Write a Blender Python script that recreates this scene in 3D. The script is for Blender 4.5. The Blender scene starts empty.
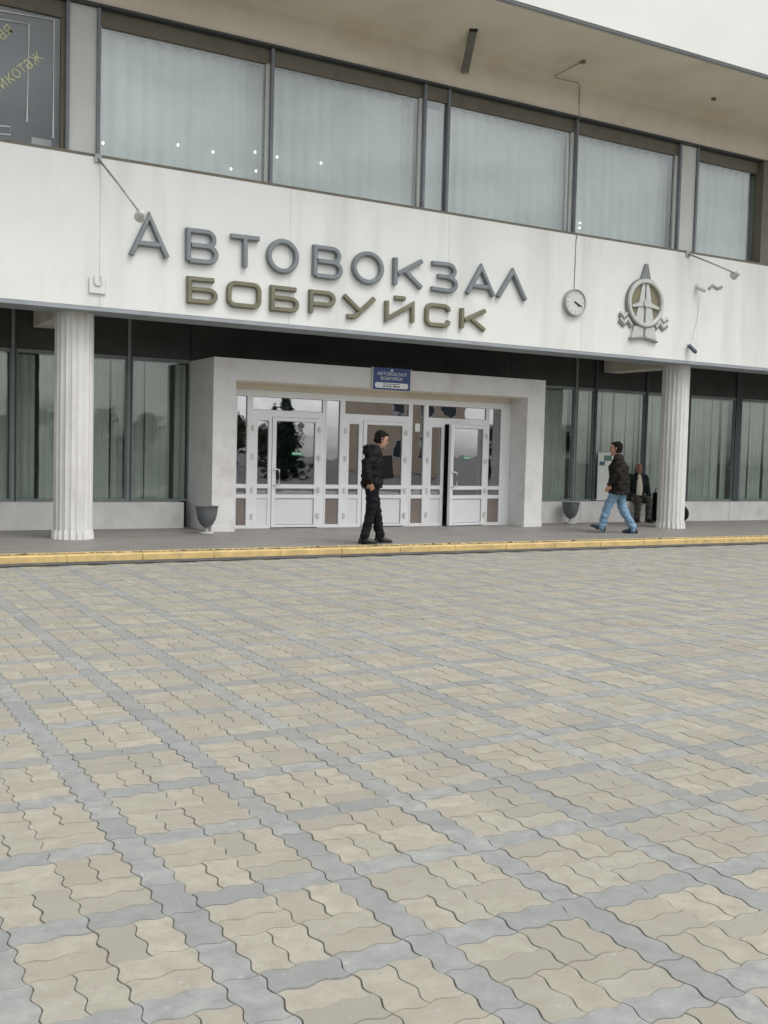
import bpy, bmesh, math, random
import numpy as np
from mathutils import Vector, Matrix, noise
random.seed(7); rng = np.random.default_rng(7)
PI = math.pi
S = bpy.context.scene
C = S.collection

# ------------------------------------------------------------------ camera
F_PX, YAW, PITCH, ROLL, CAM_H = 1032.95, 0.516133, -0.056585, 0.0255577, 1.51431
fw = Vector((math.sin(YAW)*math.cos(PITCH), math.cos(YAW)*math.cos(PITCH), math.sin(PITCH)))
rt = Vector((math.cos(YAW), -math.sin(YAW), 0)); up = rt.cross(fw)
cr, sr = math.cos(ROLL), math.sin(ROLL)
r2 = rt*cr + up*sr; u2 = up*cr - rt*sr
cd = bpy.data.cameras.new('camera'); cam = bpy.data.objects.new('camera', cd); C.objects.link(cam)
cd.sensor_fit = 'HORIZONTAL'; cd.sensor_width = 36; cd.lens = F_PX*36/768
cd.clip_start = .05; cd.clip_end = 2000
M3 = Matrix((r2, u2, -fw)).transposed(); cam.matrix_world = Matrix.Translation((0, 0, CAM_H)) @ M3.to_4x4()
S.camera = cam

# ------------------------------------------------------------------ sky, sun, exposure
SUN_DIR = Vector((.22, -.50, .95)).normalized()          # towards the (veiled) sun
elev = math.asin(SUN_DIR.z); azim = math.atan2(SUN_DIR.x, SUN_DIR.y)
W = bpy.data.worlds.new('World'); S.world = W; W.use_nodes = True
nt = W.node_tree; nt.nodes.clear()
sky = nt.nodes.new('ShaderNodeTexSky'); sky.sky_type = 'NISHITA'; sky.sun_disc = False
sky.sun_elevation = elev; sky.sun_rotation = azim; sky.dust_density = 2.5; sky.air_density = 1.0
hsv = nt.nodes.new('ShaderNodeHueSaturation'); hsv.inputs['Saturation'].default_value = .12
tc = nt.nodes.new('ShaderNodeTexCoord'); nz = nt.nodes.new('ShaderNodeTexNoise')
nz.inputs['Scale'].default_value = 3.2; nz.inputs['Detail'].default_value = 6
mp = nt.nodes.new('ShaderNodeMapping'); mp.inputs['Scale'].default_value = (1, 1, 2.6)
rmp = nt.nodes.new('ShaderNodeMapRange'); rmp.inputs['From Min'].default_value = .3; rmp.inputs['From Max'].default_value = .7
rmp.inputs['To Min'].default_value = .58; rmp.inputs['To Max'].default_value = 1.4
mul = nt.nodes.new('ShaderNodeMix'); mul.data_type = 'RGBA'; mul.blend_type = 'MULTIPLY'; mul.inputs[0].default_value = 1
bg = nt.nodes.new('ShaderNodeBackground'); bg.inputs['Strength'].default_value = .15
wo = nt.nodes.new('ShaderNodeOutputWorld')
L = nt.links.new
L(sky.outputs[0], hsv.inputs['Color']); L(tc.outputs['Generated'], mp.inputs[0]); L(mp.outputs[0], nz.inputs['Vector'])
L(nz.outputs[0], rmp.inputs[0]); L(hsv.outputs[0], mul.inputs[6]); L(rmp.outputs[0], mul.inputs[7])
L(mul.outputs[2], bg.inputs['Color']); L(bg.outputs[0], wo.inputs[0])
sd = bpy.data.lights.new('sun', 'SUN'); sd.energy = 1.1; sd.angle = math.radians(40); sd.color = (1, .98, .91)
sun = bpy.data.objects.new('sun', sd); C.objects.link(sun)
sun.rotation_euler = (-SUN_DIR).to_track_quat('-Z', 'Y').to_euler(); sun.location = (0, 0, 30)
S.view_settings.view_transform = 'Standard'; S.view_settings.look = 'None'
S.view_settings.exposure = .45; S.view_settings.gamma = 1; S.view_settings.use_curve_mapping = False

# ------------------------------------------------------------------ materials
def node(nt, t, **kw):
    n = nt.nodes.new(t)
    for k, v in kw.items(): setattr(n, k, v)
    return n
def mixc(nt, fac, a, b, mode='MIX'):
    m = node(nt, 'ShaderNodeMix', data_type='RGBA', blend_type=mode)
    for sock, v in ((m.inputs[0], fac), (m.inputs[6], a), (m.inputs[7], b)):
        if hasattr(v, 'links'): nt.links.new(v, sock)
        elif isinstance(v, (int, float)): sock.default_value = v
        else: sock.default_value = (*v, 1)
    return m.outputs[2]
def ntex(nt, vec, scale, detail=4, lo=.35, hi=.65, rough=.55):
    n = node(nt, 'ShaderNodeTexNoise'); n.inputs['Scale'].default_value = scale
    n.inputs['Detail'].default_value = detail; n.inputs['Roughness'].default_value = rough
    nt.links.new(vec, n.inputs['Vector'])
    m = node(nt, 'ShaderNodeMapRange'); m.inputs[1].default_value = lo; m.inputs[2].default_value = hi
    nt.links.new(n.outputs[0], m.inputs[0]); return m.outputs[0]
def mat(name, col, rough=.7, var=.12, scale=3, dirt=None, dirt_amt=.3, dirt_scale=1.2, bump=0, bscale=60, metal=0,
        streak=False, spec=.5, fine=0, fscale=40):
    m = bpy.data.materials.new(name); m.use_nodes = True; n = m.node_tree; b = n.nodes['Principled BSDF']
    g = node(n, 'ShaderNodeNewGeometry'); pos = g.outputs['Position']
    c1 = tuple(max(0, x*(1-var)) for x in col); c2 = tuple(min(1, x*(1+var)) for x in col)
    o = mixc(n, ntex(n, pos, scale, 5), c1, c2)
    if fine: o = mixc(n, ntex(n, pos, fscale, 3, .25, .75), o, tuple(x*(1-fine) for x in col))
    if dirt is not None:
        v = pos
        if streak:
            mpn = node(n, 'ShaderNodeMapping'); mpn.inputs['Scale'].default_value = (1, 1, .12)
            n.links.new(pos, mpn.inputs[0]); v = mpn.outputs[0]
        f = ntex(n, v, dirt_scale, 7, .5, .75)
        mm = node(n, 'ShaderNodeMath', operation='MULTIPLY'); n.links.new(f, mm.inputs[0]); mm.inputs[1].default_value = dirt_amt
        o = mixc(n, mm.outputs[0], o, dirt)
    n.links.new(o, b.inputs['Base Color'])
    b.inputs['Roughness'].default_value = rough; b.inputs['Metallic'].default_value = metal
    b.inputs['Specular IOR Level'].default_value = spec
    if bump:
        bn = node(n, 'ShaderNodeBump'); bn.inputs['Strength'].default_value = bump; bn.inputs['Distance'].default_value = .01
        t = node(n, 'ShaderNodeTexNoise'); t.inputs['Scale'].default_value = bscale; t.inputs['Detail'].default_value = 5
        n.links.new(pos, t.inputs['Vector']); n.links.new(t.outputs[0], bn.inputs['Height']); n.links.new(bn.outputs[0], b.inputs['Normal'])
    return m
def glass(name, tint, boost=1.0, refl=(1, 1, 1), rough=.015, ior=1.5):
    m = bpy.data.materials.new(name); m.use_nodes = True; n = m.node_tree; n.nodes.clear()
    out = node(n, 'ShaderNodeOutputMaterial'); tr = node(n, 'ShaderNodeBsdfTransparent'); gl = node(n, 'ShaderNodeBsdfGlossy')
    tr.inputs[0].default_value = (*tint, 1); gl.inputs[0].default_value = (*refl, 1); gl.inputs['Roughness'].default_value = rough
    lw = node(n, 'ShaderNodeLayerWeight'); lw.inputs[0].default_value = .5          # Schlick: the same from both sides of the pane
    pw = node(n, 'ShaderNodeMath', operation='POWER'); pw.inputs[1].default_value = 4.0; n.links.new(lw.outputs['Facing'], pw.inputs[0])
    fr = node(n, 'ShaderNodeMath', operation='MULTIPLY_ADD'); fr.inputs[1].default_value = .95; fr.inputs[2].default_value = .045; n.links.new(pw.outputs[0], fr.inputs[0])
    mm = node(n, 'ShaderNodeMath', operation='MULTIPLY', use_clamp=True); mm.inputs[1].default_value = boost
    n.links.new(fr.outputs[0], mm.inputs[0]); mx = node(n, 'ShaderNodeMixShader')
    # pane waviness: old float glass does not lie dead flat
    g = node(n, 'ShaderNodeNewGeometry'); t = node(n, 'ShaderNodeTexNoise'); t.inputs['Scale'].default_value = 1.6
    n.links.new(g.outputs['Position'], t.inputs['Vector'])
    bn = node(n, 'ShaderNodeBump'); bn.inputs['Strength'].default_value = .05; bn.inputs['Distance'].default_value = .05
    n.links.new(t.outputs[0], bn.inputs['Height']); n.links.new(bn.outputs[0], gl.inputs['Normal'])
    n.links.new(mm.outputs[0], mx.inputs[0]); n.links.new(tr.outputs[0], mx.inputs[1]); n.links.new(gl.outputs[0], mx.inputs[2])
    n.links.new(mx.outputs[0], out.inputs[0]); return m
def paver_mat(name, col, alt):
    m = bpy.data.materials.new(name); m.use_nodes = True; n = m.node_tree; b = n.nodes['Principled BSDF']
    g = node(n, 'ShaderNodeNewGeometry'); oi = node(n, 'ShaderNodeObjectInfo'); pos = g.outputs['Position']
    ad = node(n, 'ShaderNodeMath', operation='ADD'); n.links.new(g.outputs['Random Per Island'], ad.inputs[0]); n.links.new(oi.outputs['Random'], ad.inputs[1])
    frc = node(n, 'ShaderNodeMath', operation='FRACT'); n.links.new(ad.outputs[0], frc.inputs[0])
    o = mixc(n, frc.outputs[0], col, alt)
    m2 = node(n, 'ShaderNodeMath', operation='MULTIPLY'); n.links.new(frc.outputs[0], m2.inputs[0]); m2.inputs[1].default_value = 7.31
    f2 = node(n, 'ShaderNodeMath', operation='FRACT'); n.links.new(m2.outputs[0], f2.inputs[0])
    mr = node(n, 'ShaderNodeMapRange'); mr.inputs[3].default_value = .86; mr.inputs[4].default_value = 1.1
    n.links.new(f2.outputs[0], mr.inputs[0]); o = mixc(n, 1.0, o, mr.outputs[0], 'MULTIPLY')
    o = mixc(n, ntex(n, pos, 11, 7, .35, .72, .68), o, tuple(x*.74 for x in col))          # mottled concrete
    s2 = node(n, 'ShaderNodeMath', operation='MULTIPLY'); n.links.new(ntex(n, pos, 220, 2, .55, .8), s2.inputs[0]); s2.inputs[1].default_value = .35
    o = mixc(n, s2.outputs[0], o, tuple(x*.55 for x in col))                           # sand grain
    s3 = node(n, 'ShaderNodeMath', operation='MULTIPLY'); n.links.new(ntex(n, pos, .55, 5, .45, .8), s3.inputs[0]); s3.inputs[1].default_value = .38
    o = mixc(n, s3.outputs[0], o, (.255, .235, .198))                                    # broad worn, dusty patches
    s4 = node(n, 'ShaderNodeMath', operation='MULTIPLY'); n.links.new(ntex(n, pos, 26, 3, .66, .74), s4.inputs[0]); s4.inputs[1].default_value = .4
    o = mixc(n, s4.outputs[0], o, (.5, .49, .46))                                      # pale scuffs and lime bloom
    n.links.new(o, b.inputs['Base Color']); b.inputs['Roughness'].default_value = .82; b.inputs['Specular IOR Level'].default_value = .35
    bn = node(n, 'ShaderNodeBump'); bn.inputs['Strength'].default_value = .35; bn.inputs['Distance'].default_value = .004
    t = node(n, 'ShaderNodeTexNoise'); t.inputs['Scale'].default_value = 120; t.inputs['Detail'].default_value = 6
    n.links.new(pos, t.inputs['Vector']); n.links.new(t.outputs[0], bn.inputs['Height']); n.links.new(bn.outputs[0], b.inputs['Normal'])
    return m
M = dict(
 fascia=mat('white_wall_paint', (.77, .785, .765), .75, .025, 1.1, (.52, .51, .47), .50, 1.6, .15, 30, streak=True),
 portal=mat('portal_plaster', (.74, .735, .725), .85, .04, 2.5, (.50, .47, .44), .62, 2.4, .6, 45, fine=.08),
 soffit=mat('soffit_plaster', (.76, .70, .59), .85, .04, .8, (.58, .50, .37), .55, .9, .2, 30),
 parapet=mat('parapet_paint', (.76, .765, .74), .75, .02, 1.2),
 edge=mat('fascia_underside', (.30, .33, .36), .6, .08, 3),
 column=mat('column_paint', (.66, .655, .635), .8, .04, 5, (.36, .35, .32), .65, 4, .3, 60, streak=True),
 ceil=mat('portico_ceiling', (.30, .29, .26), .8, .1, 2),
 beam=mat('beam_paint', (.62, .59, .52), .8, .08, 2),
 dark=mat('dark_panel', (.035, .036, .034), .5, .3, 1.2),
 plinth=mat('plinth_stone', (.66, .65, .63), .85, .06, 2.5, (.40, .38, .35), .45, 2.2, .4, 40),
 pvc=mat('white_pvc', (.78, .79, .80), .35, .02, 2, (.5, .49, .47), .15, 3),
 pvcpanel=mat('white_pvc_panel', (.72, .735, .75), .4, .02, 2),
 gasket=mat('grey_gasket', (.25, .26, .28), .6),
 brown=mat('brown_window_frame', (.155, .14, .105), .6, .15, 3, (.07, .065, .055), .5, 3),
 mull=mat('blue_grey_mullion', (.18, .20, .225), .5, .1, 3),
 mullg=mat('green_grey_mullion', (.20, .235, .225), .5, .1, 3),
 mulld=mat('dark_mullion', (.05, .06, .065), .5, .1, 3),
 curtup=mat('sheer_curtain', (.70, .72, .69), .9, .05, 1.2),
 curtshop=mat('grey_backing', (.15, .165, .175), .9, .1, 1.2),
 curtdn=mat('grey_green_curtain', (.52, .55, .515), .9, .10, 1.5),
 panelg=mat('light_grey_panel', (.62, .635, .61), .7, .04, 2),
 brownpanel=mat('brown_panel', (.20, .165, .145), .5, .1, 4),
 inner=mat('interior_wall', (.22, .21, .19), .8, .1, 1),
 platform=mat('platform_stone', (.25, .235, .22), .55, .10, 1.2, (.15, .14, .13), .6, 2.5, .3, 50, fine=.15),
 yellow=mat('yellow_kerb_paint', (.60, .44, .185), .7, .12, 6, (.34, .27, .16), .6, 5, .4, 60),
 gutter=mat('gutter_dirt', (.085, .085, .085), .9, .25, 5, (.22, .205, .18), .35, 4, .6, 60),
 bed=mat('joint_sand', (.19, .18, .155), .95, .35, 9),
 ground=mat('asphalt', (.06, .06, .06), .9, .2, 1),
 lettA=mat('grey_letter_metal', (.215, .24, .255), .45, .1, 3, (.15, .16, .18), .4, 5, metal=.35),
 lettB=mat('bronze_letter_metal', (.20, .192, .135), .45, .12, 3, (.13, .125, .10), .4, 5, metal=.35),
 emblem=mat('emblem_silver', (.55, .56, .54), .4, .06, 4, metal=.3),
 emblemd=mat('emblem_dark', (.22, .235, .24), .5, .1, 4, metal=.2),
 olive=mat('emblem_olive', (.22, .205, .13), .6, .1, 4),
 clockface=mat('clock_face', (.60, .62, .60), .3, .03, 4),
 rim=mat('clock_rim', (.40, .40, .39), .4, .1, 4, metal=.4),
 black=mat('black_plastic', (.015, .015, .017), .5, .2, 9),
 steel=mat('galvanised_steel', (.33, .34, .34), .45, .15, 8, metal=.5),
 pale=mat('pale_plastic', (.58, .58, .55), .5, .05, 4),
 cable=mat('grey_cable', (.32, .31, .28), .7),
 darkbody=mat('dark_body', (.17, .165, .135), .6, .25, 12),
 navy=mat('sign_navy', (.03, .065, .21), .4, .05, 4),
 white=mat('sign_white', (.80, .81, .82), .5, .02, 4),
 ink=mat('sign_ink', (.08, .10, .16), .6),
 green=mat('sticker_green', (.02, .28, .12), .4),
 textyellow=mat('window_lettering', (.60, .62, .36), .6),
 urn=mat('urn_metal', (.13, .145, .16), .45, .15, 6, (.22, .15, .10), .3, 9, metal=.3),
 urnfoot=mat('urn_foot', (.40, .40, .39), .6, .1, 6),
 jacket=mat('black_jacket', (.011, .011, .011), .75, .3, 9, bump=.3, bscale=14, spec=.15),
 jacket2=mat('dark_brown_jacket', (.018, .0155, .013), .75, .3, 9, bump=.3, bscale=14, spec=.15),
 jacket3=mat('dark_navy_jacket', (.014, .016, .02), .75, .3, 9, bump=.3, bscale=14, spec=.15),
 trousers=mat('dark_trousers', (.010, .0105, .014), .85, .3, 9, spec=.15),
 trousers3=mat('brown_grey_trousers', (.05, .046, .038), .85, .2, 9),
 denim=mat('light_denim', (.16, .28, .40), .85, .15, 7, (.30, .40, .47), .6, 5, bump=.3, bscale=25),
 shoe=mat('black_shoe', (.012, .012, .012), .4), shoe2=mat('navy_shoe', (.02, .028, .05), .5),
 shirt=mat('cream_shirt', (.52, .50, .40), .9, .06, 8), skin=mat('skin', (.43, .25, .18), .55, .08, 12, spec=.35),
 skin3=mat('ruddy_skin', (.32, .16, .11), .55, .1, 12, spec=.35),
 hair=mat('dark_hair', (.012, .009, .007), .8, .3, 40, bump=.5, bscale=90, spec=.15), hairg=mat('grey_hair', (.10, .08, .065), .8, .2, 40),
 eye=mat('eye_dark', (.02, .015, .012), .3), lip=mat('lip', (.28, .12, .10), .5), greyshirt=mat('grey_hem', (.16, .165, .16), .9),
 bag=mat('black_bag', (.009, .009, .010), .7, .3, 9, spec=.15), paper=mat('poster_paper', (.68, .70, .66), .6, .03, 4), posterblue=mat('poster_blue', (.05, .13, .17), .6),
 postergreen=mat('poster_green', (.10, .20, .16), .6),
 bark=mat('bark', (.07, .055, .04), .95, .3, 6), spruce=mat('spruce_needles', (.022, .040, .022), .9, .35, 3),
 leaf=mat('hedge_leaves', (.055, .06, .03), .9, .35, 3), stucco=mat('ochre_stucco', (.66, .53, .40), .85, .06, 2),
 roof=mat('brown_roof', (.16, .08, .06), .8, .1, 3), winglass=mat('house_window', (.03, .04, .05), .15),
 speck_bulb=mat('speck_bulb', (.9, .9, .85), .3),
 moss=mat('kerb_dirt', (.10, .085, .055), .95, .4, 20),
)
b = M['speck_bulb'].node_tree.nodes['Principled BSDF']; b.inputs['Emission Color'].default_value = (1, .97, .9, 1); b.inputs['Emission Strength'].default_value = 2.2  # glow of the bulbs added as bright specks behind the upper panes
M['glassup'] = glass('upper_glass', (.90, .94, .935), 2.0)
M['glassshop'] = glass('shop_glass', (.90, .93, .93), .9)
M['glassdn'] = glass('green_glass', (.905, .93, .915), 1.35, (.93, 1, .97))
M['glassdoor'] = glass('door_glass', (.62, .66, .68), 9.0, (.95, .95, .97))
M['pb'] = paver_mat('beige_paver', (.398, .373, .306), (.345, .331, .285))
M['pg'] = paver_mat('grey_paver', (.308, .316, .312), (.338, .341, .330))

# ------------------------------------------------------------------ mesh helpers
wl = {}
def reg(o, parent, loc):
    C.objects.link(o); loc = Vector(loc); wl[o] = loc
    if parent is not None: o.parent = parent; o.location = loc - wl[parent]
    else: o.location = loc
    return o
def tag(o, label=None, cat=None, group=None, kind=None):
    for k, v in (('label', label), ('category', cat), ('group', group), ('kind', kind)):
        if v: o[k] = v
    return o
def empty(name, loc, label=None, cat=None, group=None, parent=None):
    o = bpy.data.objects.new(name, None); o.empty_display_size = .1
    return tag(reg(o, parent, loc), label, cat, group)
class MB:
    def __init__(s): s.v = []; s.f = []
    def poly(s, vs, fs):
        k = len(s.v); s.v += [tuple(v) for v in vs]; s.f += [tuple(i+k for i in f) for f in fs]; return s
    def box(s, x0, x1, y0, y1, z0, z1):
        x0, x1 = min(x0, x1), max(x0, x1); y0, y1 = min(y0, y1), max(y0, y1); z0, z1 = min(z0, z1), max(z0, z1)
        return s.poly([(x0,y0,z0),(x1,y0,z0),(x1,y1,z0),(x0,y1,z0),(x0,y0,z1),(x1,y0,z1),(x1,y1,z1),(x0,y1,z1)],
                      [(0,3,2,1),(4,5,6,7),(0,1,5,4),(1,2,6,5),(2,3,7,6),(3,0,4,7)])
    def tube(s, pts, r, n=8, cap=True):
        pts = [Vector(p) for p in pts]; rs = r if isinstance(r, (list, tuple)) else [r]*len(pts); rings = []
        for i, p in enumerate(pts):
            d = (pts[min(i+1, len(pts)-1)] - pts[max(i-1, 0)]).normalized()
            a = d.cross(Vector((0, 0, 1))); a = a.normalized() if a.length > 1e-3 else Vector((1, 0, 0)); bb = d.cross(a).normalized()
            rings.append([p + (a*math.cos(t) + bb*math.sin(t))*rs[i] for t in [2*PI*k/n for k in range(n)]])
        return s.loft(rings, cap)
    def loft(s, rings, cap=True):
        n = len(rings[0]); k = len(s.v)
        for r in rings: s.v += [tuple(p) for p in r]
        for i in range(len(rings)-1):
            for j in range(n):
                a, b_, c, d = k+i*n+j, k+i*n+(j+1) % n, k+(i+1)*n+(j+1) % n, k+(i+1)*n+j
                s.f.append((a, b_, c, d))
        if cap: s.f.append(tuple(k+j for j in range(n))[::-1]); s.f.append(tuple(k+(len(rings)-1)*n+j for j in range(n)))
        return s
    def lathe(s, prof, c, n=24):
        c = Vector(c); return s.loft([[c + Vector((r*math.cos(2*PI*j/n), r*math.sin(2*PI*j/n), z)) for j in range(n)] for r, z in prof])
    def prism(s, pts2, y0, y1):
        """polygon in (x,z) extruded from y0 to y1"""
        n = len(pts2); k = len(s.v)
        s.v += [(x, y0, z) for x, z in pts2] + [(x, y1, z) for x, z in pts2]
        s.f.append(tuple(k+i for i in range(n))); s.f.append(tuple(k+n+i for i in range(n))[::-1])
        for i in range(n): s.f.append((k+i, k+n+i, k+n+(i+1) % n, k+(i+1) % n))
        return s
    def build(s, name, material, parent=None, smooth=False, bevel=0, origin=None, base=False):
        v = np.array(s.v); lo, hi = v.min(0), v.max(0)
        c = Vector(origin) if origin is not None else Vector(((lo[0]+hi[0])/2, (lo[1]+hi[1])/2, lo[2] if base else (lo[2]+hi[2])/2))
        me = bpy.data.meshes.new(name); me.from_pydata([tuple(Vector(p)-c) for p in s.v], [], s.f); me.update()
        bm = bmesh.new(); bm.from_mesh(me); bmesh.ops.recalc_face_normals(bm, faces=bm.faces)
        if bevel: bmesh.ops.bevel(bm, geom=list(bm.edges), offset=bevel, segments=1, affect='EDGES', profile=.5)
        bm.to_mesh(me); bm.free()
        if smooth:
            for p in me.polygons: p.use_smooth = True
        me.materials.append(M[material] if isinstance(material, str) else material)
        return reg(bpy.data.objects.new(name, me), parent, c)
def box(name, mat_, parent, x0, x1, y0, y1, z0, z1, bevel=0): return MB().box(x0, x1, y0, y1, z0, z1).build(name, mat_, parent, bevel=bevel)
def text_mesh(name, txt, mat_, parent, x, y, z, h, ang=0, wscale=1, depth=.002, align='CENTER'):
    cu = bpy.data.curves.new(name, 'FONT'); cu.body = txt; cu.size = 1; cu.align_x = align; cu.extrude = depth/h
    o = bpy.data.objects.new('tmp', cu); C.objects.link(o); dg = bpy.context.evaluated_depsgraph_get()
    me = bpy.data.meshes.new_from_object(o.evaluated_get(dg)); bpy.data.objects.remove(o); bpy.data.curves.remove(cu)
    me.name = name; k = h/.70
    me.transform(Matrix.Rotation(ang, 4, Vector((0, -1, 0))) @ Matrix.Rotation(PI/2, 4, 'X') @ Matrix.Diagonal((k*wscale, k, h, 1)))
    me.materials.clear(); me.materials.append(M[mat_])
    return reg(bpy.data.objects.new(name, me), parent, (x, y, z))
def cam_ray(px, py): return (r2*(px-384) - u2*(py-512))/F_PX + fw
def at(px, py, Y):
    d = cam_ray(px, py); return Vector((0, 0, CAM_H)) + d*(Y/d.y)

# ------------------------------------------------------------------ setting: ground, plaza, pavers, platform, kerb
YK = 13.56; ZP = .10; YG = 13.34
tag(MB().poly([(-400,-400,-.06),(400,-400,-.06),(400,400,-.06),(-400,400,-.06)], [(0,1,2,3)]).build('ground', 'ground'), kind='structure')
PX0, PX1, PY0 = -5.0, 24.5, -1.2
plaza = tag(MB().poly([(PX0-.2,PY0-.2,-.0085),(PX1+.2,PY0-.2,-.0085),(PX1+.2,YK,-.0085),(PX0-.2,YK,-.0085)], [(0,1,2,3)]).build('plaza', 'bed'), kind='structure')
g = MB(); xs = np.linspace(PX0, PX1, 160)
for i, x in enumerate(xs):
    g.v += [(x, YG - .04 - .03*noise.noise((x*1.7, 0, 0)), .0035), (x, YK+.02, .012)]
    if i: g.f.append((2*i-2, 2*i, 2*i+1, 2*i-1))
g.build('gutter', 'gutter', plaza)

U = .12; X0, Y0 = 1.152, 5.0336-.06          # lattice phase: right edge of a grey band, near edge of a grey row
def wave(t, amp=.0095): # displacement of a joint line inside one 120 mm unit: an angular S
    return float(amp*np.interp(t % 1.0, (0, .10, .22, .34, .5, .66, .78, .90, 1), (0, .52, .95, .85, 0, -.85, -.95, -.52, 0)))
def outline(nx, ny, ts):
    """closed outline of a wavy paver of nx x ny units, origin at its centre"""
    pts = []
    for i in range(nx):
        for t in ts: pts.append(((i+t)*U, wave(t)))
    for i in range(ny):
        for t in ts: pts.append((nx*U - wave(t), (i+t)*U))
    for i in range(nx):
        for t in ts: pts.append(((nx-i-t)*U, ny*U + wave(1-t)))
    for i in range(ny):
        for t in ts: pts.append((-wave(1-t), (ny-i-t)*U))
    return np.array(pts) - np.array([nx*U/2, ny*U/2])
def inset(p, d):
    n = len(p); out = []
    for i in range(n):
        a, b_, c = p[i-1], p[i], p[(i+1) % n]
        e1 = (b_-a)/np.linalg.norm(b_-a); e2 = (c-b_)/np.linalg.norm(c-b_)
        n1 = np.array([-e1[1], e1[0]]); n2 = np.array([-e2[1], e2[0]]); m = n1+n2; m /= max(.6, m@m/2)**.5*np.linalg.norm(m)
        out.append(b_ + m*d)
    return np.array(out)
def paver_geo(nx, ny, ts):
    o = outline(nx, ny, ts); a = inset(o, .0036); bq = inset(o, .0012)
    n = len(o); v = np.vstack([np.c_[a, np.zeros(n)], np.c_[bq, np.full(n, -.005)], np.c_[bq, np.full(n, -.02)]])[:2*n]
    v[n:, 2] = -.009
    f = [tuple(range(n))] + [(n+i, n+(i+1) % n, (i+1) % n, i) for i in range(n)]
    return v, f
spots = []   # (cx, cy, horizontal?, grey?)
i0, i1 = math.floor((PX0-X0)/.6), math.ceil((PX1-X0)/.6); j0, j1 = math.floor((PY0-Y0)/.6), math.ceil((YG-Y0)/.6)
for i in range(i0, i1):
    xb = X0 + i*.6                                   # cell [xb, xb+.48], band [xb+.48, xb+.60]
    y = Y0 + j0*.6
    off = (i*7 % 5)*.048
    k = 0
    while y + k*.24 < YG - .1: spots.append((xb+.54, y+k*.24+.12, False, True)); k += 1
    for j in range(j0, j1):
        yr = Y0 + j*.6                               # row [yr, yr+.12], cell [yr+.12, yr+.60]
        for a in range(2): spots.append((xb+.12+a*.24, yr+.06, True, True))
        for a in range(2):
            for c in range(2):
                bx_, by_ = xb + a*.24, yr + .12 + c*.24
                if (a + c) % 2 == 1:                 # far-left and near-right squares: courses along the facade
                    for q in range(2): spots.append((bx_+.12, by_+.06+.12*q, True, False))
                else:
                    for q in range(2): spots.append((bx_+.06+.12*q, by_+.12, False, False))
spots = [s for s in spots if PX0 < s[0] < PX1 and PY0 < s[1] and s[1] + (.06 if s[2] else .12) < YG + .005]
def proj_area(s):
    d = Vector((s[0], s[1], -CAM_H)); z = d.dot(fw)
    if z < .3: return 0
    px, py = 384 + F_PX*d.dot(r2)/z, 512 - F_PX*d.dot(u2)/z
    if not (-25 < px < 793 and 0 < py < 1045): return 0
    return 1/z**3
order = sorted(range(len(spots)), key=lambda i: -proj_area(spots[i]))
near = set(order[:300])
TS_N = [0, .10, .22, .34, .66, .78, .90]; TS_F = [0, .27, .73]
meshes = {}
for hz in (True, False):
    for gr in (True, False):
        v, f = paver_geo(*((2, 1) if hz else (1, 2)), TS_N)
        me = bpy.data.meshes.new('paver'); me.from_pydata(v.tolist(), [], f); me.materials.append(M['pg' if gr else 'pb']); meshes[hz, gr] = me
for i in sorted(near):
    x, y, hz, gr = spots[i]
    o = reg(bpy.data.objects.new('paver', meshes[hz, gr]), plaza, (x + random.uniform(-.0012, .0012), y + random.uniform(-.0012, .0012), random.uniform(-.0015, .0015)))
    o.rotation_euler = (random.gauss(0, .006), random.gauss(0, .006), random.gauss(0, .006))
for gr in (True, False):
    V, Fc, k = [], [], 0
    geo = {hz: paver_geo(*((2, 1) if hz else (1, 2)), TS_F) for hz in (True, False)}
    for i, (x, y, hz, g_) in enumerate(spots):
        if g_ != gr or i in near: continue
        v, f = geo[hz]; ax, ay = rng.normal(0, .005, 2); w = v.copy()
        w[:, 2] += v[:, 0]*ax + v[:, 1]*ay + rng.uniform(-.0014, .0014); w[:, 0] += x + rng.uniform(-.001, .001); w[:, 1] += y + rng.uniform(-.001, .001)
        V.append(w); Fc += [tuple(q+k for q in t) for t in f]; k += len(v)
    me = bpy.data.meshes.new('pavers'); me.from_pydata(np.vstack(V).tolist(), [], Fc); me.materials.append(M['pg' if gr else 'pb'])
    o = reg(bpy.data.objects.new('grey_pavers' if gr else 'beige_pavers', me), plaza, (0, 0, 0)); o.location = -wl[plaza]; tag(o, kind='stuff')

plat = tag(MB().poly([(-14,YK+.162,ZP-.004),(34,YK+.162,ZP-.004),(34,24,ZP-.004),(-14,24,ZP-.004)], [(0,1,2,3)]).build('platform', 'platform'), kind='structure')
kv = None
for i in range(-14, 34):
    if kv is None:
        o = box('kerb_stone', 'yellow', plat, i+.0008, i+.9992, YK, YK+.155, -.06, ZP, bevel=.012); kv = o.data; kz = wl[o].z
    else: o = reg(bpy.data.objects.new('kerb_stone', kv), plat, (i+.5, YK+.0775 + random.uniform(-.002, .002), kz + random.uniform(-.002, .001)))
    o.rotation_euler.z = random.gauss(0, .0012)
d = MB()
pass
box('painted_strip', 'yellow', plat, -14, 34, YK+.20, YK+.36, ZP-.012, ZP)
for k in range(900):
    x = random.uniform(0, 20); w = random.uniform(.01, .05)*(2.2 if random.random() < .06 else 1); h = random.uniform(.004, .014)*(2 if w > .05 else 1); y = YK + .175 + random.uniform(-.018, .02)
    d.poly([(x-w,y,ZP-.006),(x,y-.018,ZP-.006),(x+w,y,ZP-.006),(x,y+.018,ZP-.006),(x+random.uniform(-.3,.3)*w,y,ZP+h)], [(0,1,4),(1,2,4),(2,3,4),(3,0,4)])
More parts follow.
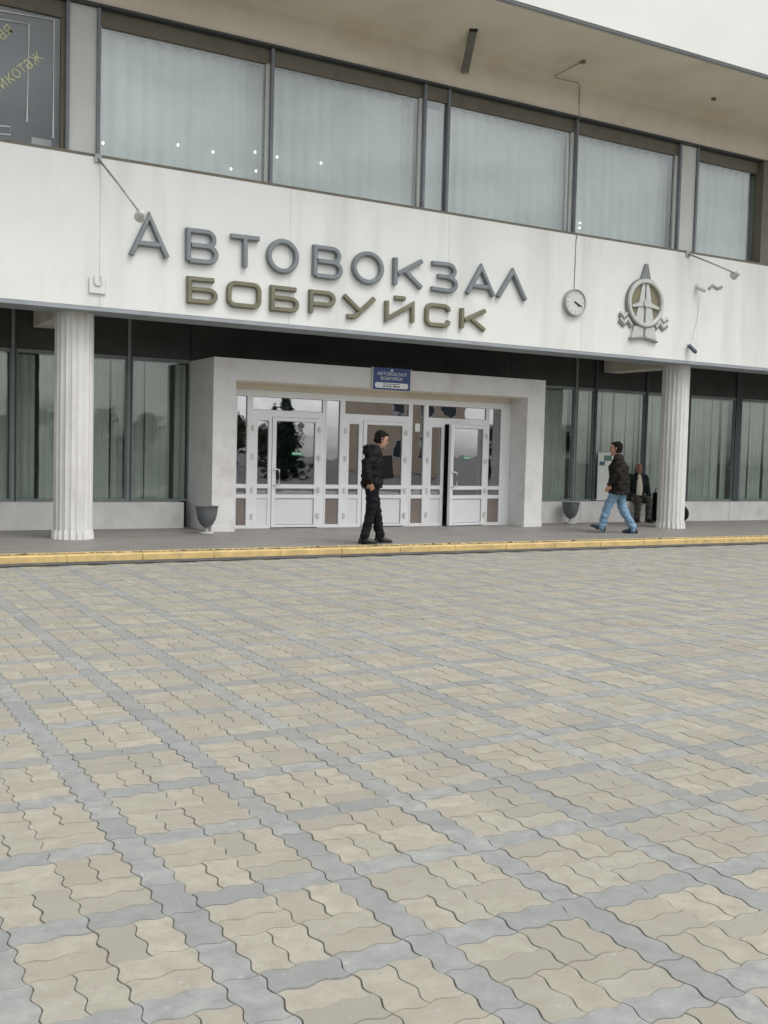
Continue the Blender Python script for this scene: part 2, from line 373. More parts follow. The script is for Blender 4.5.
tag(d.build('kerb_dirt', 'moss', plat), kind='stuff')

# ------------------------------------------------------------------ the bus station building
YF, YW, YGL, YPL, YDR, YPF = 15.45, 15.60, 18.10, 17.75, 17.45, 16.85
B = empty('bus_station_building', (10, 16, ZP), 'large white bus station building with columned portico and overhanging upper floor', 'building')
XL, XR = -14.0, 34.0
# shell
box('back_wall', 'inner', B, XL, XR, 24.0, 24.3, -.05, 12)
for x in (XL, XR): box('side_wall', 'fascia', B, x-.15, x+.15, 16.6, 23.99, -.05, 8.5)
box('floor_slab', 'inner', B, XL+.16, XR-.16, 18.3, 23.98, 4.0, 5.6)
box('roof_slab', 'inner', B, XL, XR, 15.8, 23.98, 8.7, 9.0)
# fascia panels with joints
jx = [XL] + [3.86 + 3.04*k for k in range(-5, 10)] + [XR]
for a, b_ in zip(jx[:-1], jx[1:]):
    MB().box(a+.002, b_-.002, YF, YF+.6, 3.56, 5.715).build('fascia_panel', 'fascia', B)
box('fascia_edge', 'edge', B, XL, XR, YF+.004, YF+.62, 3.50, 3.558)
box('window_sill', 'brown', B, XL, XR, YF+.02, YW+.3, 5.717, 5.765)
# portico ceiling, beams
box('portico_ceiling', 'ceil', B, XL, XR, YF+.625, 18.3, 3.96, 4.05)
COLX = [3.64-12.45, 3.64, 16.09, 16.09+12.45]
for x in COLX: box('beam', 'beam', B, x-.22, x+.22, YF+.63, YGL-.05, 3.47, 3.955)
# fluted columns
def column(x):
    n = 20; per = 6; rings = []; yc = 16.04
    def ring(z, r, dep):
        out = []
        for k in range(n*per):
            t = (k % per)/per; fl = dep*math.sin(PI*t)**.8 if t > 0 else 0
            a = 2*PI*k/(n*per); rr = r - fl; out.append((x + rr*math.cos(a), yc + rr*math.sin(a), z))
        return out
    m = MB().loft([ring(ZP-.01+.13, .287, .013), ring(1.2, .290, .013), ring(2.4, .288, .013), ring(3.40, .286, .013), ring(3.44, .286, .004), ring(3.52, .284, .0)])
    o = m.build('column', 'column', B, base=True)
    # flared, chipped foot
    rb = []
    for z, r, dd in ((ZP-.005, .318, .03), (ZP+.07, .312, .034), (ZP+.13, .300, .03), (ZP+.15, .282, .02)):
        rb.append([(px + random.gauss(0, .0025), py + random.gauss(0, .0025), pz + (random.gauss(0, .004) if .13 < pz else 0)) for px, py, pz in ring(z, r, dd)])
    MB().loft(rb).build('column_base', 'column', o, base=True)
for x in COLX: column(x)

# plinth blocks and lower glazing
def plinth(x0, x1, step=1.6):
    n = max(1, round((x1-x0)/step)); w = (x1-x0)/n
    for k in range(n): box('plinth_block', 'plinth', B, x0+k*w+.003, x0+(k+1)*w-.003, YPL + random.uniform(0, .004), YGL+.12, ZP-.02, .555 + random.uniform(-.003, .003), bevel=.012)
plinth(XL+.2, 5.98); plinth(13.52, XR-.2)
def curtain(name, x0, x1, z0, z1, y, mat_, parent, amp=.03, wl_=.16, gap=()):
    n = max(6, int((x1-x0)/.022)); m = MB(); ph = random.uniform(0, 9); row = []
    for i in range(n+1):
        x = x0 + (x1-x0)*i/n
        p = amp*math.sin(2*PI*x/wl_ + ph + 1.6*noise.noise((x*2.1, ph, 0))) + amp*.9*noise.noise((x*6, ph, 3))
        q = amp*.6*math.sin(2*PI*x/wl_ + ph + 2.4*noise.noise((x*2.1, ph, 2)))
        m.v += [(x, y+p, z0), (x, y+.6*p+.4*q, (z0+z1)/2), (x, y+q, z1)]
    for i in range(n):
        xm = x0 + (x1-x0)*(i+.5)/n
        if any(a < xm < b_ for a, b_ in gap): continue
        k = 3*i; m.f += [(k, k+3, k+4, k+1), (k+1, k+4, k+5, k+2)]
    return m.build(name, mat_, parent, smooth=True)
low = [(-12.5,'g'),(-10.4,'g'),(-8.5,'g'),(-6.6,'g'),(-4.7,'g'),(-2.8,'g'),(-.85,'g'),(1.12,'g'),(3.12,'g'),(5.06,'g'),None,
       (15.12,'g'),(15.68,'d'),(17.22,'d'),(18.60,'d'),(20.28,'w'),(22.2,'g'),(24.1,'g'),(26.0,'g'),(28.0,'g'),(30.0,'g'),(32.0,'g')]
low[10:10] = [(6.16,'n')]; low[12:12] = [(13.30,'n')]
ZH = 3.04
def lower_bay(x0, x1, k):
    w = MB().box(x0, x1, YGL-.03, YGL+.05, .56, .60).box(x0, x1, YGL-.03, YGL+.05, ZH, ZH+.06).box(x0, x0+.02, YGL-.028, YGL+.05, .60, ZH).box(x1-.02, x1, YGL-.028, YGL+.05, .60, ZH).build('window', 'mullg', B)
    box('pane', 'glassdn', w, x0, x1, YGL, YGL+.012, .60, ZH)
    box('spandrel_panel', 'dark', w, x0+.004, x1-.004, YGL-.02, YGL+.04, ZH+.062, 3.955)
    gaps = []; x = x0 + random.uniform(.1, .4)
    while x < x1:
        gw = random.choice((.02, .03, .05, .08)); gaps.append((x, x+gw)); x += gw + random.uniform(.18, .65)
    curtain('curtain', x0+.01, x1-.01, .58, ZH-.01, YGL+.20, 'curtdn', w, .028, .13, gaps)
seg = None; k = 0
for e in low:
    if e is None: seg = None; continue
    x, t = e
    if seg is not None and t != 'x': lower_bay(seg, x - {'g':.045,'d':.03,'w':.10,'n':0}[t], k); k += 1
    if t == 'g': MB().box(x-.045, x+.005, YGL-.06, YGL+.06, .557, 3.95).build('mullion', 'mullg', B); MB().box(x+.007, x+.04, YGL-.04, YGL+.06, .557, 3.95).build('mullion', 'mulld', B); seg = x+.042
    elif t == 'd': box('mullion', 'mulld', B, x-.03, x+.03, YGL-.06, YGL+.06, .557, 3.95); seg = x+.03
    elif t == 'w': box('mullion', 'mulld', B, x-.10, x+.10, YGL-.06, YGL+.06, .557, 3.95); seg = x+.10
    else: seg = x if x > 10 else None
# dark back cladding above the portal roof
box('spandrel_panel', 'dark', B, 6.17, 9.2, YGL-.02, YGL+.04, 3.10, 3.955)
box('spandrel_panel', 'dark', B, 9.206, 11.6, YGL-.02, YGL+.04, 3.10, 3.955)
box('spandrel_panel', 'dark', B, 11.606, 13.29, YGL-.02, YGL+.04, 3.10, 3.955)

# entrance portal
PA, PB, PC, PD, PZ0, PZ1 = 6.16, 6.57, 12.84, 13.28, 2.715, 3.085
P = MB().box(PA, PB, YPF, YGL+.1, ZP-.02, PZ1).box(PC, PD, YPF, YGL+.1, ZP-.02, PZ1).box(PB, PC, YPF, YGL+.1, PZ0, PZ1).build('entrance_portal', 'portal', B)
for a, c in ((PA, PB), (PC, PD)):     # slightly flared feet
    m = MB().prism([(a-.012, ZP-.015), (c+.012, ZP-.015), (c+.012, ZP+.03), (c+.003, ZP+.09), (a-.003, ZP+.09), (a-.012, ZP+.03)], YPF-.012, YPF+.25).build('foot', 'portal', P)
# soffit lining of the recess
box('recess_soffit', 'soffit', P, PB+.004, PC-.004, YPF+.03, YDR+.05, PZ0-.012, PZ0-.002)
box('header_board', 'soffit', P, PB+.004, PC-.004, YDR-.02, YDR+.03, 2.603, PZ0-.0085)
# entrance screen: frames, panes, panels
DZ = dict(top=2.56, tt=2.485, tb=2.245, gt=2.06, gb=.90, sb=.828, sb2=.715, pt=.645, pb=.155)
zt, zb = 2.60, ZP-.01
scr = MB(); fy0, fy1 = YDR-.035, YDR+.035
scr.box(PB+.002, PC-.002, fy0, fy1, DZ['tt'], zt)                   # head
scr.box(12.655, PC-.002, fy0-.006, fy1, zb, DZ['tt'])              # right jamb (wide)
scr.box(PB+.002, 6.79, fy0, fy1, zb, DZ['tt'])
strips = [(6.817, 7.011), (8.60, 8.882), (10.47, 10.736), (12.31, 12.60)]
bays = [dict(s=(7.22, 7.435), d=(7.506, 8.438)), dict(s=(9.083, 9.294), d=(9.383, 10.319)), dict(s=(10.929, 11.158), d=(11.235, 12.215))]
screen = None
ed = []; panes = []; panels = []
for a, b_ in strips:
    ed.append((a-.03, a)); ed.append((b_, b_+.055))
for (a, b_) in ed: scr.box(a, b_, fy0-.008, fy1+.004, zb, DZ['tt'] - .002)
for a, b_ in strips:
    for z0, z1 in ((zb, .155), (DZ['pt'], DZ['sb2']), (DZ['sb'], DZ['gb'])): scr.box(a, b_, fy0, fy1, z0, z1)
    panes += [(a, b_, DZ['gb'], DZ['tt']), (a, b_, DZ['sb2'], DZ['sb'])]; panels.append((a, b_, DZ['pb'], DZ['pt'], 'brownpanel'))
for k, by in enumerate(bays):
    L0 = strips[k][1] + .055; R0 = strips[k+1][0] - .03; s0, s1 = by['s']; d0, d1 = by['d']
    scr.box(L0, R0, fy0, fy1, 2.13, DZ['tb'])                        # rail under the transom light
    scr.box(L0, L0+.05, fy0+.002, fy1, DZ['tb'], DZ['tt']); scr.box(R0-.05, R0, fy0+.002, fy1, DZ['tb'], DZ['tt'])
    panes.append((L0+.05, R0-.05, DZ['tb'], DZ['tt']))
    scr.box(L0, s0, fy0+.001, fy1, zb, 2.13); scr.box(s1, d0-.008, fy0+.001, fy1, zb, 2.13)
    for z0, z1 in ((zb, .155), (DZ['pt'], DZ['sb2']), (DZ['sb'], DZ['gb']), (DZ['gt'], 2.13)): scr.box(s0, s1, fy0+.003, fy1, z0, z1)
    panes += [(s0, s1, DZ['gb'], DZ['gt']), (s0, s1, DZ['sb2'], DZ['sb'])]; panels.append((s0, s1, DZ['pb'], DZ['pt'], 'pvcpanel'))
    if d1 + .008 < R0: scr.box(d1+.008, R0, fy0+.001, fy1, zb, 2.13)
screen = scr.build('entrance_screen', 'pvc', B, base=True)
for a, b_, z0, z1 in panes:
    box('pane', 'glassdoor', screen, a, b_, YDR-.006, YDR+.006, z0, z1)
    g = MB(); e = .009
    for q in ((a, a+e, z0, z1), (b_-e, b_, z0, z1), (a+e, b_-e, z0, z0+e), (a+e, b_-e, z1-e, z1)): g.box(q[0], q[1], YDR-.018, YDR-.008, q[2], q[3])
    g.build('gasket', 'gasket', screen)
for a, b_, z0, z1, mt in panels: box('panel', mt, screen, a, b_, YDR-.012, YDR+.012, z0, z1)
hy = fy0 - .02
def door(d0, d1, open_deg, sticker):
    y0, y1 = YDR-.05, YDR+.02; w = .075
    f = MB(); bz = ZP+.012; top = 2.125
    f.box(d0, d0+w, y0, y1, bz, top).box(d1-w, d1, y0, y1, bz, top)
    for z0, z1 in ((bz, DZ['pb']), (DZ['pt'], DZ['sb2']), (DZ['sb'], DZ['gb']), (DZ['gt'], top)): f.box(d0+w, d1-w, y0+.002, y1, z0, z1)
    o = f.build('door', 'pvc', B, origin=(d1, YDR, ZP))
    def sub(ob):  # children follow the leaf
        return ob
    a, b_ = d0+w, d1-w
    sub(box('pane', 'glassdoor', o, a, b_, YDR-.02, YDR-.008, DZ['gb'], DZ['gt']))
    sub(box('pane', 'glassdoor', o, a, b_, YDR-.02, YDR-.008, DZ['sb2'], DZ['sb']))
    box('panel', 'pvcpanel', o, a, b_, YDR-.026, YDR-.004, DZ['pb'], DZ['pt'])
    g = MB(); e = .01
    for zz in ((DZ['gb'], DZ['gt']), (DZ['sb2'], DZ['sb']), (DZ['pb'], DZ['pt'])):
        for q in ((a, a+e, *zz), (b_-e, b_, *zz), (a+e, b_-e, zz[0], zz[0]+e), (a+e, b_-e, zz[1]-e, zz[1])): g.box(q[0], q[1], YDR-.034, YDR-.0265, q[2], q[3])
    g.build('gasket', 'gasket', o)
    hx = d0 + .04
    MB().tube([(hx, y0, 1.18), (hx, y0-.05, 1.18), (hx+.07, y0-.075, 1.17), (hx+.075, y0-.075, .90), (hx, y0-.05, .89), (hx, y0, .89)], .017, 8).build('handle', 'white', o, smooth=True)
    for z in (.32, .80, 1.40, 1.92): MB().box(d1-.012, d1+.03, y0-.022, y0+.004, z-.05, z+.05).box(d1-.045, d1-.013, y0-.012, y0+.002, z-.03, z+.03).build('hinge', 'pale', o)
    if sticker is not None:
        sx = a + (b_-a)*sticker; st = box('sticker', 'green', o, sx-.105, sx+.105, YDR-.0235, YDR-.0205, 1.44, 1.50)
        st2 = MB()
        for q in range(6): st2.box(sx-.085+q*.029, sx-.063+q*.029, YDR-.026, YDR-.0238, 1.458, 1.482)
        st2.build('sticker_marks', 'white', o)
    o.rotation_euler.z = math.radians(open_deg)
    return o
door(*bays[0]['d'], 0, .55); door(*bays[1]['d'], 0, None); door(*bays[2]['d'], 11, .48)
for x in (7.12, 9.0, 10.84):
    for z in (.32, .80, 1.40, 1.92): MB().box(x-.02, x+.02, fy0-.02, fy0+.002, z-.05, z+.05).build('hinge', 'pale', screen)
box('paper_notice', 'paper', screen, 10.55, 10.66, YDR-.012, YDR-.0085, 1.96, 2.12)

# upper window band
def upper_bay(x0, x1, kind):
    """x0..x1 between mullions"""
    y = YW+.14
    zt_ = 7.69
    w = box('window', 'brown', B, x0, x1, y-.03, y+.08, zt_, 7.925); box('bottom_rail', 'brown', w, x0, x1, y-.05, y+.05, 5.767, 5.80)
    for a_, c_ in ((x0, x0+.03), (x1-.06, x1)): box('stile', 'brown' if kind == 'shop' else 'panelg', w, a_, c_, y-.03, y+.03, 5.80, zt_)
    box('pane', 'glassshop' if kind == 'shop' else 'glassup', w, x0+.03, x1-.06, y, y+.012, 5.80, zt_)
    if kind == 'shop':
        MB().box(x0, x1, y+.55, y+.57, 5.79, 7.9).build('backing_board', 'curtshop', w)
    else:
        curtain('curtain', x0-.02, x1-.30, 5.80, 7.72, y+.22, 'curtup', w, .034, .24); curtain('curtain', x1-.34, x1+.02, 5.80, 7.72, y+.28, 'curtup', w, .02, .12)
    return w
bars = [3.425-6.1*k for k in (2, 1)] + [3.87-6.1*k for k in (2, 1)] + [3.87+2.78-6.1*k for k in (3, 2, 1)] + [3.425, 3.87, 6.63, 9.50, 9.99, 12.88, 15.58, 16.06]
bars = sorted(bars + [x + 6.1*k for k in (1, 2) for x in (12.86, 15.60, 16.06)])
SH = None
for a, b_ in zip(bars[:-1], bars[1:]):
    if b_ - a < .6:
        if 3 < a < 4 or 15 < a < 16: box('infill_panel', 'panelg', B, a+.025, b_-.025, YW+.08, YW+.12, 5.767, 7.925)
        else:
            w = box('window', 'brown', B, a+.025, b_-.025, YW+.07, YW+.16, 7.69, 7.925); box('pane', 'glassup', w, a+.025, b_-.025, YW+.10, YW+.112, 5.767, 7.69)
            curtain('curtain', a+.03, b_-.03, 5.77, 7.62, YW+.3, 'curtup', w, .02, .2)
    else:
        w = upper_bay(a+.025, b_-.025, 'shop' if a < 1 and b_ > 3 else 'c')
        if a < 1 and b_ > 3: SH = w
for x in bars:
    box('mullion', 'mull', B, x-.025, x+.025, YW+.035, YW+.20, 5.767, 7.925)
box('window_head', 'mulld', B, XL, XR, YW-.02, YW+.3, 7.93, 7.965)
box('end_post', 'brown', B, 17.90, 18.22, YF+.10, YW+.18, 5.768, 7.922)
# lettering and thin frames on the leftmost pane
ysh = YW+.14-.004
p1 = at(-30, 106, ysh); p2 = at(44, 50, ysh); ang = math.atan2(p2.z-p1.z, p2.x-p1.x)
text_mesh('window_lettering', 'трикотаж', 'textyellow', SH, p2.x, ysh, p2.z-.12, .17, ang, .92, align='RIGHT')
p3 = at(15, 27, ysh); text_mesh('window_lettering', 'ая', 'textyellow', SH, p3.x, ysh, p3.z-.06, .17, ang, .92, align='RIGHT')
def decal(pts, r=.011):
    MB().tube([at(px, py, ysh-.004) for px, py in pts], r, 5).build('window_line', 'white', SH)
decal([(-8, 18), (29, 24), (27, 122)]); decal([(-8, 9), (54, 20), (53, 138)]); decal([(-8, 125), (10, 127), (10, 135), (-8, 133)])
box('cardboard_sheet', 'panelg', SH, at(35, 140, ysh).x, at(55, 140, ysh).x, ysh+.25, ysh+.27, 5.80, 6.0)

# overhang: wall above windows, cove, soffit, parapet
prof = [(YW+.01, 7.967), (YW+.01, 8.46)] + [(YW+.01-.12+.12*math.cos(t), 8.46+.12*math.sin(t)) for t in np.linspace(.15, PI/2, 7)] + [(13.58, 8.58), (13.58, 8.70), (15.79, 8.70), (15.79, 7.967)]
m = MB(); n = len(prof); m.v = [(XL, y, z) for y, z in prof] + [(XR, y, z) for y, z in prof]
m.f = [(i, (i+1) % n, n+(i+1) % n, n+i) for i in range(n)] + [tuple(range(n)), tuple(range(n, 2*n))[::-1]]
ovh = m.build('overhang', 'soffit', B)
box('drip_edge', 'edge', B, XL, XR, 13.505, 13.578, 8.596, 8.622)
box('parapet', 'parapet', B, XL, XR, 13.48, 13.78, 8.625, 11.2)

# ------------------------------------------------------------------ lettering on the fascia
def stroke(m, pts, w, yb, yf, closed=False, ch=.014):
    P_ = [np.array(p, float) for p in pts]; n = len(P_); L_, R_ = [], []
    for i in range(n):
        if closed: a, c = P_[i-1], P_[(i+1) % n]
        else: a, c = P_[max(i-1, 0)], P_[min(i+1, n-1)]
        d1 = P_[i]-a if (closed or i > 0) else c-P_[i]; d2 = c-P_[i] if (closed or i < n-1) else P_[i]-a
        d1 = d1/np.linalg.norm(d1); d2 = d2/np.linalg.norm(d2)
        n1 = np.array([-d1[1], d1[0]]); n2 = np.array([-d2[1], d2[0]]); mm = n1+n2; l = np.linalg.norm(mm)
        mm = mm/l if l > 1e-6 else n1; k = min(1/max(mm@n1, .35), 1.9); L_.append(mm*k)
    rings = []
    for i in range(n):
        o, p = L_[i], P_[i]
        rings.append([(p[0]+o[0]*w/2, yb, p[1]+o[1]*w/2), (p[0]+o[0]*w/2, yf+ch, p[1]+o[1]*w/2), (p[0]+o[0]*(w/2-ch), yf, p[1]+o[1]*(w/2-ch)),
                      (p[0]-o[0]*(w/2-ch), yf, p[1]-o[1]*(w/2-ch)), (p[0]-o[0]*w/2, yf+ch, p[1]-o[1]*w/2), (p[0]-o[0]*w/2, yb, p[1]-o[1]*w/2)])
    if closed: rings.append(rings[0])
    m.loft(rings, cap=not closed)
def arc(cx, cz, rx, rz, a0, a1, n=10): return [(cx+rx*math.cos(math.radians(a0+(a1-a0)*i/n)), cz+rz*math.sin(math.radians(a0+(a1-a0)*i/n))) for i in range(n+1)]
def glyph(ch, sq):
    """list of (points, closed) in the unit box"""
    if ch == 'А': return [([(0,0),(.5,1),(1,0)], 0), ([(.2,.3),(.8,.3)], 0)]
    if ch == 'В': return [([(0,0),(0,1)]+arc(.66,.76,.26,.24,90,-90,8)+[(.1,.52)], 0), ([(.5,.52)]+arc(.68,.26,.32,.26,90,-90,8)+[(.04,0)], 0)]
    if ch == 'Т': return [([(0,1),(1,1)], 0), ([(.5,.98),(.5,0)], 0)]
    if ch == 'О' and not sq: return [(arc(.5,.5,.5,.5,0,360,28)[:-1], 1)]
    if ch == 'О': return [(arc(.8,.72,.2,.28,0,90,5)+arc(.2,.72,.2,.28,90,180,5)+arc(.2,.28,.2,.28,180,270,5)+arc(.8,.28,.2,.28,270,360,5), 1)]
    if ch == 'К': return [([(0,0),(0,1)], 0), ([(1,1),(.10,.42)], 0), ([(.34,.58),(1,0)], 0)]
    if ch == 'З': return [([(0,.98),(.55,1)]+arc(.62,.76,.3,.24,85,-90,9)+[(.25,.52)], 0), ([(.60,.52)]+arc(.62,.26,.38,.26,88,-90,9)+[(.0,.02)], 0)]
    if ch == 'Л': return [([(0,0),(.5,1),(1,0)], 0)]
    if ch == 'Б': return [([(.95,1),(0,1),(0,0),(.72,0)]+arc(.74,.27,.26,.27,-80,90,8)+[(.05,.54)], 0)]
    if ch == 'Р': return [([(0,0),(0,1),(.72,1)]+arc(.74,.72,.26,.28,80,-90,8)+[(.05,.44)], 0)]
    if ch == 'У': return [([(0,1),(.52,.32)], 0), ([(1,1),(.45,.12),(.33,0),(.12,0)], 0)]
    if ch == 'Й': return [([(0,1),(0,.06),(1,.94),(1,0)], 0), ([(.3,1.2),(.7,1.2)], 0)]
    if ch == 'С': return [([(1,.74),(.96,.9),(.8,1),(.2,1)]+arc(.2,.72,.2,.28,100,180,4)+arc(.2,.28,.2,.28,180,260,4)+[(.2,0),(.8,0),(.96,.1),(1,.26)], 0)]
def lettering(name, rows, mat_, w, sq, depth, label, cat):
    o = empty(name, ((rows[0][1]+rows[-1][2])/2, YF, rows[0][3]), label, cat)
    for ch, x0, x1, z0, z1 in rows:
        m = MB(); x0 += w/2; x1 -= w/2; z0 += w/2; z1 -= w/2
        for k, (pts, cl) in enumerate(glyph(ch, sq)):
            stroke(m, [(x0+(x1-x0)*a, z0+(z1-z0)*b_) for a, b_ in pts], w, YF+.003, YF-depth+.003*k, cl)
        lo = m.build('letter', mat_, o)
        lo.rotation_euler.y = random.gauss(0, .008)
za, zc = 4.345, 4.875
lettering('sign_lettering', [('А',4.27,4.89,4.335,5.0),('В',5.15,5.67,za,zc),('Т',5.84,6.385,za,zc),('О',6.48,7.035,za,zc+.02),('В',7.29,7.835,za,zc),('О',8.01,8.61,za-.01,zc+.005),
    ('К',8.80,9.40,za,zc),('З',9.535,10.115,za,zc),('А',10.28,10.92,za,zc+.03),('Л',10.95,11.64,za,zc+.03)], 'lettA', .077, False, .085, 'upper row of big blue-grey metal letters on the white fascia', 'sign')
za, zc = 3.74, 4.15
lettering('sign_lettering', [('Б',5.18,5.67,za,zc),('О',5.825,6.40,za,zc),('Б',6.555,7.06,za,zc),('Р',7.24,7.72,za,zc),('У',7.84,8.485,za,zc),('Й',8.66,9.24,za,zc-.01),('С',9.46,9.985,za,zc),('К',10.19,10.755,za-.01,zc)],
    'lettB', .074, True, .075, 'lower row of smaller bronze-grey square letters on the white fascia', 'sign')

# emblem
E_ = empty('emblem', (14.52, YF, 3.86), 'silver emblem of ring, spire, road and ribbons on the white fascia', 'emblem')
cx, cz, R_ = 14.54, 4.60, .43
ring = MB(); stroke(ring, arc(cx, cz, R_, R_, 0, 360, 40)[:-1], .085, YF+.003, YF-.10, True, .02); ring.build('ring', 'emblem', E_)
rb = MB(); stroke(rb, arc(cx, cz, R_+.048, R_+.048, 0, 360, 40)[:-1], .03, YF+.003, YF-.06, True, .008); rb.build('ring_edge', 'emblemd', E_)
MB().prism(arc(cx, cz, R_-.02, R_-.02, 0, 360, 32)[:-1], YF-.03, YF+.003).build('disc', 'olive', E_)
MB().prism([(cx-.135,5.06),(cx-.02,5.37),(cx+.04,5.37),(cx+.125,5.06)], YF-.05, YF+.003).build('spire', 'emblemd', E_)
for sx in (-1, 1):
    MB().prism([(cx+sx*.03,cz-.40),(cx+sx*.24,cz-.36),(cx+sx*.08,cz+.40),(cx+sx*.015,cz+.40)], YF-.05, YF-.028).build('road_strip', 'emblem', E_)
    MB().prism([(cx+sx*.03,cz-.46),(cx+sx*.27,cz-.46),(cx+sx*.33,3.90),(cx+sx*.03,3.95 if sx < 0 else 3.95)], YF-.055, YF+.003).build('road_foot', 'emblem', E_)
    MB().prism([(cx+sx*.05,cz+.05),(cx+sx*.36,cz-.06),(cx+sx*.34,cz-.10),(cx+sx*.05,cz-.06)], YF-.075, YF-.05).build('spoke', 'emblem', E_)
    for q, (zz, mt) in enumerate(((4.36,'emblem'),(4.24,'emblem'))):
        r_ = MB(); stroke(r_, [(cx+sx*(.30+.02*q), zz-.08), (cx+sx*.42, zz+.03), (cx+sx*.52, zz-.06), (cx+sx*.62, zz+.02)], .055, YF+.003, YF-.05, False, .01); r_.build('ribbon', mt, E_)
        r_ = MB(); stroke(r_, [(cx+sx*(.30+.02*q), zz-.135), (cx+sx*.42, zz-.025), (cx+sx*.52, zz-.115), (cx+sx*.645, zz-.035)], .05, YF+.003, YF-.035, False, .008); r_.build('ribbon_edge', 'emblemd', E_)
MB().prism([(cx-.36,3.87),(cx,3.915),(cx+.36,3.85),(cx+.36,3.885),(cx,3.95),(cx-.36,3.905)], YF-.065, YF+.003).build('foot_edge', 'emblemd', E_)
MB().prism(arc(cx, cz, .075, .075, 0, 360, 14)[:-1], YF-.10, YF-.05).build('hub', 'emblem', E_)
MB().prism([(cx-.02,3.96),(cx+.02,3.96),(cx+.012,cz+.36),(cx-.012,cz+.36)], YF-.058, YF-.027).build('centre_line', 'emblemd', E_)

# clock with its cable
K = empty('wall_clock', (12.76, YF, 4.18), 'round pale wall clock with dark hands beside the letters', 'clock')
kx, kz = 12.762, 4.447; r_ = MB(); stroke(r_, arc(kx, kz, .238, .238, 0, 360, 36)[:-1], .035, YF+.003, YF-.09, True, .01); r_.build('rim', 'rim', K)
MB().prism(arc(kx, kz, .226, .226, 0, 360, 36)[:-1], YF-.07, YF+.003).build('face', 'clockface', K)
for k in range(12):
    a = PI*k/6; m = MB(); l0, l1 = (.155, .20) if k % 3 == 0 else (.172, .20)
    stroke(m, [(kx+l0*math.sin(a), kz+l0*math.cos(a)), (kx+l1*math.sin(a), kz+l1*math.cos(a))], .018, YF-.069, YF-.074, False, .001); m.build('hour_mark', 'rim', K)
for ang_, ln, w_, yy in ((112, .17, .022, .078), (122, .12, .026, .082)):
    a = math.radians(ang_); m = MB(); stroke(m, [(kx-.03*math.sin(a), kz-.03*math.cos(a)), (kx+ln*math.sin(a), kz+ln*math.cos(a))], w_, YF-.069, YF-yy, False, .001); m.build('hand', 'black', K)
o = MB().tube([(12.19,14.72,8.572),at(554,76.5,15.44),at(556,78,15.47),at(578,83,15.50),at(580,86,15.55),(12.86,15.595,8.35),(12.86,15.598,8.2),(12.87,15.57,7.95),(12.87,15.62,7.90),(12.88,15.62,5.80),(12.82,15.44,5.73),(12.79,15.435,5.71),(12.775,15.445,5.6),(12.77,15.445,4.70)], .009, 6).build('cable', 'cable')
tag(o, 'thin grey cable running from the soffit down to the wall clock', 'cable')
tag(MB().lathe([(.0,0),(.05,0),(.05,.03),(.02,.045),(0,.045)], (12.19,14.72,8.54), 12).build('junction_box', 'darkbody'), 'tiny dark box on the soffit at the end of the clock cable', 'junction box')
tag(MB().lathe([(.0,0),(.05,0),(.05,.03),(.02,.045),(0,.045)], (15.53,14.79,8.54), 12).build('junction_box', 'darkbody'), 'tiny dark box alone on the soffit at the right', 'junction box')
# short duct slanting from the soffit to the wall
a = Vector((9.80, 14.68, 8.585)); b_ = at(465.5, 69, 15.52); d = (b_-a).normalized(); n_ = d.cross(Vector((0, 0, 1))).normalized(); m_ = n_.cross(d)
lam = empty('slanting_duct', (a+b_)/2, 'narrow dark duct slanting from the beige overhang to the wall', 'duct')
def slab(p, q, w, h): return MB().loft([[e_+n_*sx_*w+m_*sz_*h for sx_, sz_ in ((-1,-1),(1,-1),(1,1),(-1,1))] for e_ in (p, q)])
slab(a, b_, .062, .045).build('housing', 'darkbody', lam); slab(a-d*.05, a-d*.002, .068, .05).build('end_cap', 'black', lam); slab(b_+d*.002, b_+d*.06, .066, .049).build('end_cap', 'cable', lam)
# spotlight arms
def spot_arm(p0, p1, label):
    o = empty('spotlight_arm', p0, label, 'spotlight'); p0, p1 = Vector(p0), Vector(p1)
    MB().tube([p0, p0.lerp(p1, .5)+Vector((0,0,.01)), p1], .016, 8).build('arm', 'steel', o, smooth=True)
    MB().box(p0.x-.05, p0.x+.05, p0.y-.012, p0.y+.03, p0.z-.06, p0.z+.06).build('bracket', 'steel', o)
    dd = (Vector((p1.x+.1, YF, p1.z-.15)) - p1).normalized(); m = MB()
    m.tube([p1-dd*.07, p1-dd*.05, p1+dd*.02, p1+dd*.09, p1+dd*.11], [.02, .045, .06, .085, .085], 14); m.build('lamp_head', 'pale', o, smooth=True)
pl = at(141, 214, 14.75); pr = at(737, 274, 14.75)
spot_arm((at(98, 157, YF-.012).x, YF-.012, 5.70), pl, 'spotlight on a steel arm reaching down to the first big letter')
spot_arm((at(688, 253, YF-.012).x, YF-.012, 5.70), pr, 'spotlight on a short steel arm above the small wall cameras')
